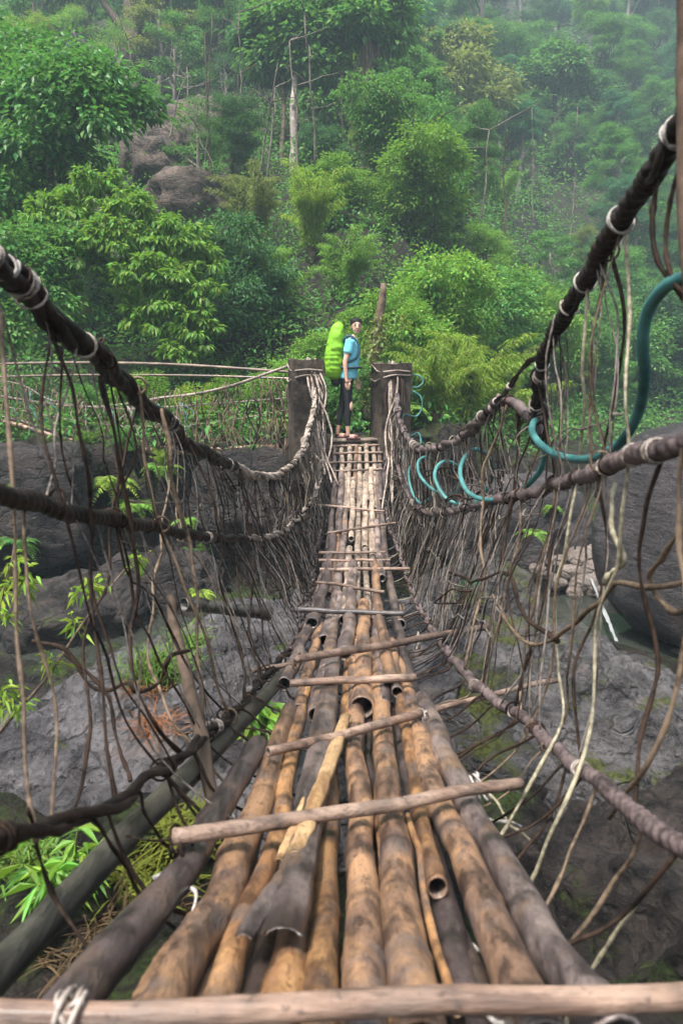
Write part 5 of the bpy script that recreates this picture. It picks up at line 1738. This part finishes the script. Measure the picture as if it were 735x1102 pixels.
def skin_mesh(nodes, edges, root, sub=2, voxel=None, extra=None):
    """One continuous surface grown over a skeleton. nodes: {name: (x, y, z, rx, ry)}"""
    names = list(nodes)
    me = bpy.data.meshes.new('tmp')
    me.from_pydata([nodes[k][:3] for k in names], [(names.index(a), names.index(b)) for a, b in edges], [])
    o = bpy.data.objects.new('tmp', me)
    COL.objects.link(o)
    o.modifiers.new('s', 'SKIN')
    for i, k in enumerate(names):
        sv = me.skin_vertices[0].data[i]
        sv.radius = (nodes[k][3], nodes[k][4])
        sv.use_root = (k == root)
    sb = o.modifiers.new('u', 'SUBSURF')
    sb.levels = sb.render_levels = sub
    dg = bpy.context.evaluated_depsgraph_get()
    e = bpy.data.meshes.new_from_object(o.evaluated_get(dg))
    bpy.data.objects.remove(o)
    V = np.array([v.co[:] for v in e.vertices])
    F = [list(p.vertices) for p in e.polygons]
    bpy.data.meshes.remove(e)
    return V, F

def fuse(parts, voxel):
    """Voxel-join overlapping pieces into one continuous skin."""
    me = bpy.data.meshes.new('tmp')
    VV, FF, n = [], [], 0
    for V, F in parts:
        VV += [tuple(v) for v in V]
        FF += [[i + n for i in f] for f in F]
        n += len(V)
    me.from_pydata(VV, [], FF)
    o = bpy.data.objects.new('tmp', me)
    COL.objects.link(o)
    r = o.modifiers.new('r', 'REMESH')
    r.mode = 'VOXEL'
    r.voxel_size = voxel
    s = o.modifiers.new('s', 'SMOOTH')
    s.factor = .5
    s.iterations = 3
    dg = bpy.context.evaluated_depsgraph_get()
    e = bpy.data.meshes.new_from_object(o.evaluated_get(dg))
    bpy.data.objects.remove(o)
    return e

def add_part(me, name, mat, parent, loc=(0, 0, 0)):
    me.name = name
    me.materials.clear()
    me.materials.append(mat)
    me.polygons.foreach_set('use_smooth', np.ones(len(me.polygons), bool))
    o = bpy.data.objects.new(name, me)
    COL.objects.link(o)
    o.parent = parent
    o.location = loc
    return o

def sphere(c, r, sub=3, yaw=0):
    V, F = ICO[sub]
    V = V * np.asarray(r)
    if yaw:
        V = np.stack([V[:, 0] * math.cos(yaw) - V[:, 1] * math.sin(yaw), V[:, 0] * math.sin(yaw) + V[:, 1] * math.cos(yaw), V[:, 2]], 1)
    return V + np.asarray(c), [list(f) for f in F]

M['skin'] = plain('skin', (.52, .31, .22), .5, .05, 8)
M['hair'] = plain('black hair', (.008, .006, .006), .6, .3, 60, .15)
M['shirt'] = plain('light blue shirt', (.15, .47, .56), .8, .10, 12, .2)
M['leggings'] = plain('black leggings', (.012, .012, .015), .7, .2, 20, .3)
M['sandal'] = plain('dark red sandal', (.13, .045, .05), .6, .2, 15)
M['lips'] = plain('lips', (.40, .13, .12), .4, .05)
M['eye'] = plain('dark eye', (.02, .014, .012), .2, .1)
M['strap'] = plain('dark teal strap', (.015, .05, .075), .7, .2, 20)

# she faces +X; the head is turned to the camera (towards -Y)
S = {
 'pelvis': (-.02, 0, .90, .115, .135), 'waist': (.015, 0, 1.06, .098, .120), 'chest': (.035, 0, 1.25, .105, .135), 'neck0': (.055, 0, 1.40, .055, .06), 'neck1': (.085, -.005, 1.49, .048, .05),
 'shR': (.025, -.165, 1.365, .05, .05), 'elR': (-.055, -.205, 1.085, .037, .037), 'wrR': (-.035, -.215, .865, .025, .027), 'haR': (-.02, -.215, .80, .022, .036),
 'shL': (.05, .165, 1.365, .05, .05), 'elL': (.075, .215, 1.09, .037, .037), 'wrL': (.125, .20, .86, .025, .027), 'haL': (.14, .195, .795, .022, .036),
 'hipR': (-.015, -.085, .86, .078, .085), 'knR': (-.005, -.09, .46, .048, .048), 'caR': (-.02, -.09, .30, .046, .045), 'anR': (-.005, -.09, .09, .034, .034), 'htR': (-.01, -.09, .035, .034, .03), 'toR': (.13, -.105, .03, .034, .02),
 'hipL': (-.03, .085, .86, .078, .085), 'knL': (-.09, .09, .46, .048, .048), 'caL': (-.13, .09, .30, .046, .045), 'anL': (-.155, .09, .09, .034, .034), 'htL': (-.16, .09, .035, .034, .03), 'toL': (-.02, .075, .03, .034, .02),
}
E_ = [('pelvis', 'waist'), ('waist', 'chest'), ('chest', 'neck0'), ('neck0', 'neck1'), ('chest', 'shR'), ('shR', 'elR'), ('elR', 'wrR'), ('wrR', 'haR'), ('chest', 'shL'), ('shL', 'elL'), ('elL', 'wrL'), ('wrL', 'haL')]
for s in 'RL':
    E_ += [('pelvis', 'hip' + s), ('hip' + s, 'kn' + s), ('kn' + s, 'ca' + s), ('ca' + s, 'an' + s), ('an' + s, 'ht' + s), ('ht' + s, 'to' + s)]
body = skin_mesh(S, E_, 'pelvis')
hc = np.array((.105, -.015, 1.60))
fy = math.radians(-78)                     # the way the face looks: mostly at the camera, partly along +X
fd = np.array((math.cos(fy), math.sin(fy), -.02))
fs = np.array((-math.sin(fy), math.cos(fy), 0))
def face(a, b, c):
    return hc + fd * a + fs * b + np.array((0, 0, c))
parts = [body, sphere(hc + np.array((0, 0, .015)), (.088, .074, .088), 3, fy), sphere(face(.018, 0, -.03), (.066, .060, .078), 3, fy), sphere(face(.04, 0, -.085), (.035, .034, .03), 2, fy),
         sphere(face(.092, 0, -.012), (.014, .011, .026), 2, fy), sphere(face(.098, 0, -.028), (.014, .016, .011), 2, fy),
         sphere(face(-.005, .074, -.01), (.018, .010, .030), 2, fy), sphere(face(-.005, -.074, -.01), (.018, .010, .030), 2, fy)]
def finger(a, b, c, r):
    P = catmull([a, b, c], 9)
    g = G()
    tube(g, P, np.linspace(r, r * .75, 9), 8)
    return np.concatenate(g.V), [list(map(int, f)) for F in g.F for f in F]
for s, sy, wx in (('R', -1, -.02), ('L', 1, .14)):
    hx, hy, hz_ = S['ha' + s][:3]
    for k, ln in enumerate((.070, .080, .076, .060)):
        ox = hx + .030 - .020 * k
        parts.append(finger((ox, hy, hz_ - .005), (ox + .004, hy - sy * .006, hz_ - .03 - ln * .4), (ox + .012, hy - sy * .022, hz_ - .022 - ln), .0092))
    parts.append(finger((hx + .018, hy - sy * .008, hz_ + .03), (hx + .046, hy - sy * .02, hz_ - .005), (hx + .046, hy - sy * .026, hz_ - .045), .0105))
add_part(fuse(parts, .0085), 'body', M['skin'], person)

# clothes grown over the same skeleton
def cloth(keys, edges, grow, root, name, mat, ends, voxel=.011):
    nd = {k: tuple(S[k][:3]) + (S[k][3] + grow, S[k][4] + grow) for k in keys}
    nd.update(ends)
    return add_part(fuse([skin_mesh(nd, edges, root)], voxel), name, mat, person)
mid = lambda a, b, t, r: tuple(np.array(S[a][:3]) * (1 - t) + np.array(S[b][:3]) * t) + r
def loft(rings, seg=28):
    """Closed tube through elliptical rings (cx, cy, z, rx, ry)."""
    th = np.linspace(0, 2 * PI, seg, endpoint=False)
    V, F = [], []
    for cx, cy_, z, rx, ry in rings:
        V += [(cx + rx * math.cos(a), cy_ + ry * math.sin(a), z) for a in th]
    n = len(rings)
    for i in range(n - 1):
        for k in range(seg):
            F.append([i * seg + k, i * seg + (k + 1) % seg, (i + 1) * seg + (k + 1) % seg, (i + 1) * seg + k])
    F.append(list(range(seg))[::-1])
    F.append(list(range((n - 1) * seg, n * seg)))
    return np.array(V), F
def sleeve(a, b, t, r0, r1):
    P = np.array(S[a][:3]), np.array(S[a][:3]) * (1 - t) + np.array(S[b][:3]) * t
    g = G()
    tube(g, catmull([P[0] + np.array((0, 0, .03)), P[0] * .5 + P[1] * .5, P[1]], 8), np.linspace(r0, r1, 8), 14)
    return np.concatenate(g.V), [list(map(int, f)) for F in g.F for f in F]
shirt = [loft([(-.01, 0, .865, .128, .158), (-.008, 0, .93, .136, .160), (.012, 0, 1.04, .122, .146), (.028, 0, 1.16, .128, .152), (.036, 0, 1.27, .130, .166), (.038, 0, 1.345, .112, .170), (.045, 0, 1.395, .085, .135), (.058, 0, 1.43, .062, .075)]),
         sleeve('shR', 'elR', .52, .075, .064), sleeve('shL', 'elL', .52, .075, .064)]
sh = fuse(shirt, .010)
co = np.array([v.co[:] for v in sh.vertices])
nn = np.array([v.normal[:] for v in sh.vertices])
fo = ridged(np.stack([co[:, 0] * 6 + co[:, 2] * 5, co[:, 1] * 6, co[:, 2] * 11 + co[:, 0] * 9], 1), 3) * .5
co += nn * (.010 * fo)[:, None] * sstep(1.42, 1.3, co[:, 2])[:, None]
sh.vertices.foreach_set('co', co.astype(np.float32).ravel())
add_part(sh, 't_shirt', M['shirt'], person)
cloth(['pelvis', 'hipR', 'hipL', 'knR', 'knL', 'caR', 'caL'], [('top', 'pelvis'), ('pelvis', 'hipR'), ('hipR', 'knR'), ('knR', 'caR'), ('caR', 'cuR'), ('pelvis', 'hipL'), ('hipL', 'knL'), ('knL', 'caL'), ('caL', 'cuL')], .008, 'pelvis', 'leggings', M['leggings'],
      {'top': (-.01, 0, .98, .118, .138), 'cuR': mid('caR', 'anR', .72, (.038, .038)), 'cuL': mid('caL', 'anL', .72, (.038, .038))}, .010)
add_part(fuse([sphere((.033, -.105, .475), (.036, .040, .075), 3)], .008), 'knee_patch', M['skin'], person)
for s in 'RL':
    a, t_ = np.array(S['ht' + s][:3]), np.array(S['to' + s][:3])
    ps = [sphere((a + t_) / 2 * np.array((1, 1, 0)) + np.array((.01, 0, .012)), (.125, .046, .014), 3, math.atan2(t_[1] - a[1], t_[0] - a[0])),
          sphere(t_ * np.array((1, 1, 0)) + np.array((-.02, 0, .035)), (.035, .042, .026), 3), sphere(a * np.array((1, 1, 0)) + np.array((-.005, 0, .045)), (.042, .040, .022), 3)]
    add_part(fuse(ps, .008), 'sandal', M['sandal'], person)
hp = [sphere(hc + np.array((0, 0, .042)) - fd * .012, (.094, .086, .080), 3, fy), sphere(hc - fd * .055 + np.array((0, 0, -.005)), (.055, .066, .075), 3, fy), sphere(hc - fd * .115 + np.array((0, 0, -.01)), (.038, .036, .042), 3),
      sphere(face(-.005, .068, .02), (.035, .016, .05), 2, fy), sphere(face(-.005, -.068, .02), (.035, .016, .05), 2, fy)]
add_part(fuse(hp, .009), 'hair', M['hair'], person)
def small(c, r, name, mat):
    V, F = sphere(c, r, 2, fy)
    me = bpy.data.meshes.new(name); me.from_pydata([tuple(v) for v in V], [], F); add_part(me, name, mat, person)
for b_ in (-1, 1):
    small(face(.079, b_ * .031, .006), (.008, .014, .007), 'eye', M['eye'])
    small(face(.080, b_ * .032, .026), (.008, .019, .004), 'eyebrow', M['hair'])
small(face(.081, 0, -.062), (.010, .023, .008), 'lips', M['lips'])

# pack
M['lime'+'_cover'] = fibre('lime rain cover', (.115, .30, .014), (.175, .39, .022), 9, .55, .25)
pk = thing('backpack', PB + np.array((-.20, 0, .84)), 'tall backpack in a lime green rain cover on the woman\'s back', 'backpack')
nz, ns = 46, 40
V = []
for i in range(nz):
    t = i / (nz - 1)
    z = .84 + .82 * t
    cx = np.interp(t, [0, .12, .5, .85, 1], [-.19, -.215, -.205, -.165, -.145])
    rx = np.interp(t, [0, .06, .16, .3, .55, .75, .9, .97, 1], [.05, .105, .135, .142, .130, .110, .090, .060, .004])
    ry = np.interp(t, [0, .06, .16, .3, .55, .75, .9, .97, 1], [.06, .13, .165, .175, .17, .155, .125, .08, .004])
    for j in range(ns):
        a = 2 * PI * j / ns
        ca, sa = math.cos(a), math.sin(a)
        k = (abs(ca) ** 2.6 + abs(sa) ** 2.6) ** (-1 / 2.6)
        V.append((cx + rx * ca * k, ry * sa * k, z))
V = np.array(V)
q = V * np.array((6, 6, 17))
V[:, :2] += (.018 * (1 - np.abs(vnoise(q * .9 + 4))) ** 3 + .009 * ridged(q + np.stack([V[:, 2] * 6, V[:, 2] * 0, V[:, 0] * 14], 1), 3) - .012)[:, None] * np.stack([V[:, 0] + .2, V[:, 1]], 1) / .15
i = np.arange(nz - 1)[:, None] * ns
j = np.arange(ns)[None, :]
F = np.stack([i + j, i + (j + 1) % ns, i + ns + (j + 1) % ns, i + ns + j], -1).reshape(-1, 4)
G().add(V + PB, F, [list(range(ns))[::-1]], [list(range((nz - 1) * ns, nz * ns))]).build('rain_cover', M['lime_cover'], pk)
g = G()
tube(g, catmull([(-.13, 0, .80), (-.19, 0, .83), (-.15, .05, .90)], 10) + PB, .07, 12)
g.build('pack_base', M['leggings'], pk)
for sy in (-1, 1):
    g = G()
    P = catmull([(-.09, sy * .09, 1.38), (-.02, sy * .10, 1.455), (.075, sy * .105, 1.425), (.145, sy * .11, 1.30), (.125, sy * .125, 1.17), (.02, sy * .155, 1.10), (-.09, sy * .12, 1.08)], 30)
    tube(g, P + PB, .019, 8)
    g.build('shoulder_strap', M['strap'], pk)
g = G()
t = np.linspace(-.85 * PI, .85 * PI, 40)
tube(g, np.stack([.01 + .165 * np.cos(t), .185 * np.sin(t), 1.02 + 0 * t], 1) + PB, .022, 8)
g.build('hip_belt', M['strap'], pk)
g = G()
tube(g, catmull([(-.10, 0, .98), (-.10, 0, 1.40)], 8) + PB, .05, 10)
g.build('back_panel', M['strap'], pk)

# ------------------------------------------------------------------ air, sky, sun, camera
g_ = G()
lo, hi = np.array((-118, -40, -5.6)), np.array((165, 215, 108.))
c = np.array([[lo[0] if i & 1 == 0 else hi[0], lo[1] if i & 2 == 0 else hi[1], lo[2] if i & 4 == 0 else hi[2]] for i in range(8)])
g_.add(c, [[0, 2, 3, 1], [4, 5, 7, 6], [0, 1, 5, 4], [2, 6, 7, 3], [0, 4, 6, 2], [1, 3, 7, 5]])
m, t, out, N, L = nt('haze')
pv = N('VolumePrincipled')
pv.inputs['Color'].default_value = (.52, .66, .74, 1)
pv.inputs['Density'].default_value = HAZE
L(pv.outputs[0], out.inputs['Volume'])
ho = g_.build('haze', m, smooth=False)
tag(ho, kind='stuff')

EL, AZ = math.radians(66), math.radians(218)     # sun high, behind the camera's left shoulder
w = bpy.data.worlds.new('World')
scn.world = w
w.use_nodes = True
t = w.node_tree
bg = t.nodes['Background']
sky = t.nodes.new('ShaderNodeTexSky')
sky.sky_type = 'NISHITA'
sky.sun_disc = False
sky.sun_elevation = EL
sky.sun_rotation = AZ
sky.dust_density = 4
sky.ozone_density = .6
hs = t.nodes.new('ShaderNodeHueSaturation')
hs.inputs['Saturation'].default_value = .5       # cloud cover
t.links.new(sky.outputs[0], hs.inputs['Color'])
t.links.new(hs.outputs[0], bg.inputs[0])
bg.inputs[1].default_value = SKY
sl = bpy.data.lights.new('sun', 'SUN')
sl.energy = SUN
sl.angle = math.radians(10)
sl.color = (1, .96, .90)
so = bpy.data.objects.new('sun', sl)
so.rotation_euler = Vector((math.sin(AZ) * math.cos(EL), math.cos(AZ) * math.cos(EL), math.sin(EL))).to_track_quat('Z', 'Y').to_euler()
so.location = (0, 0, 60)
COL.objects.link(so)

cd = bpy.data.cameras.new('camera')
cam = bpy.data.objects.new('camera', cd)
COL.objects.link(cam)
cam.rotation_euler = (PI / 2 - PITCH, 0, 0)
cd.sensor_fit = 'VERTICAL'
cd.sensor_height = 36
cd.sensor_width = 36
cd.lens = 36 * FPX / 1102
cd.clip_start = .05
cd.clip_end = 1500
cd.dof.use_dof = True
cd.dof.focus_distance = 7.5
cd.dof.aperture_fstop = 4.5
scn.camera = cam

scn.view_settings.view_transform = 'Standard'
scn.view_settings.look = 'None'
scn.view_settings.gamma = 1
scn.view_settings.use_curve_mapping = False
scn.view_settings.exposure = EXPO
cy = scn.cycles
cy.use_denoising = True
cy.denoiser = 'OPENIMAGEDENOISE'
cy.denoising_input_passes = 'RGB_ALBEDO_NORMAL'
cy.max_bounces = 6
cy.diffuse_bounces = 4
cy.glossy_bounces = 2
cy.transmission_bounces = 3
cy.volume_bounces = 1
cy.transparent_max_bounces = 4
cy.caustics_reflective = False
cy.caustics_refractive = False
cy.sample_clamp_indirect = 4
cy.use_adaptive_sampling = True
cy.adaptive_threshold = .02
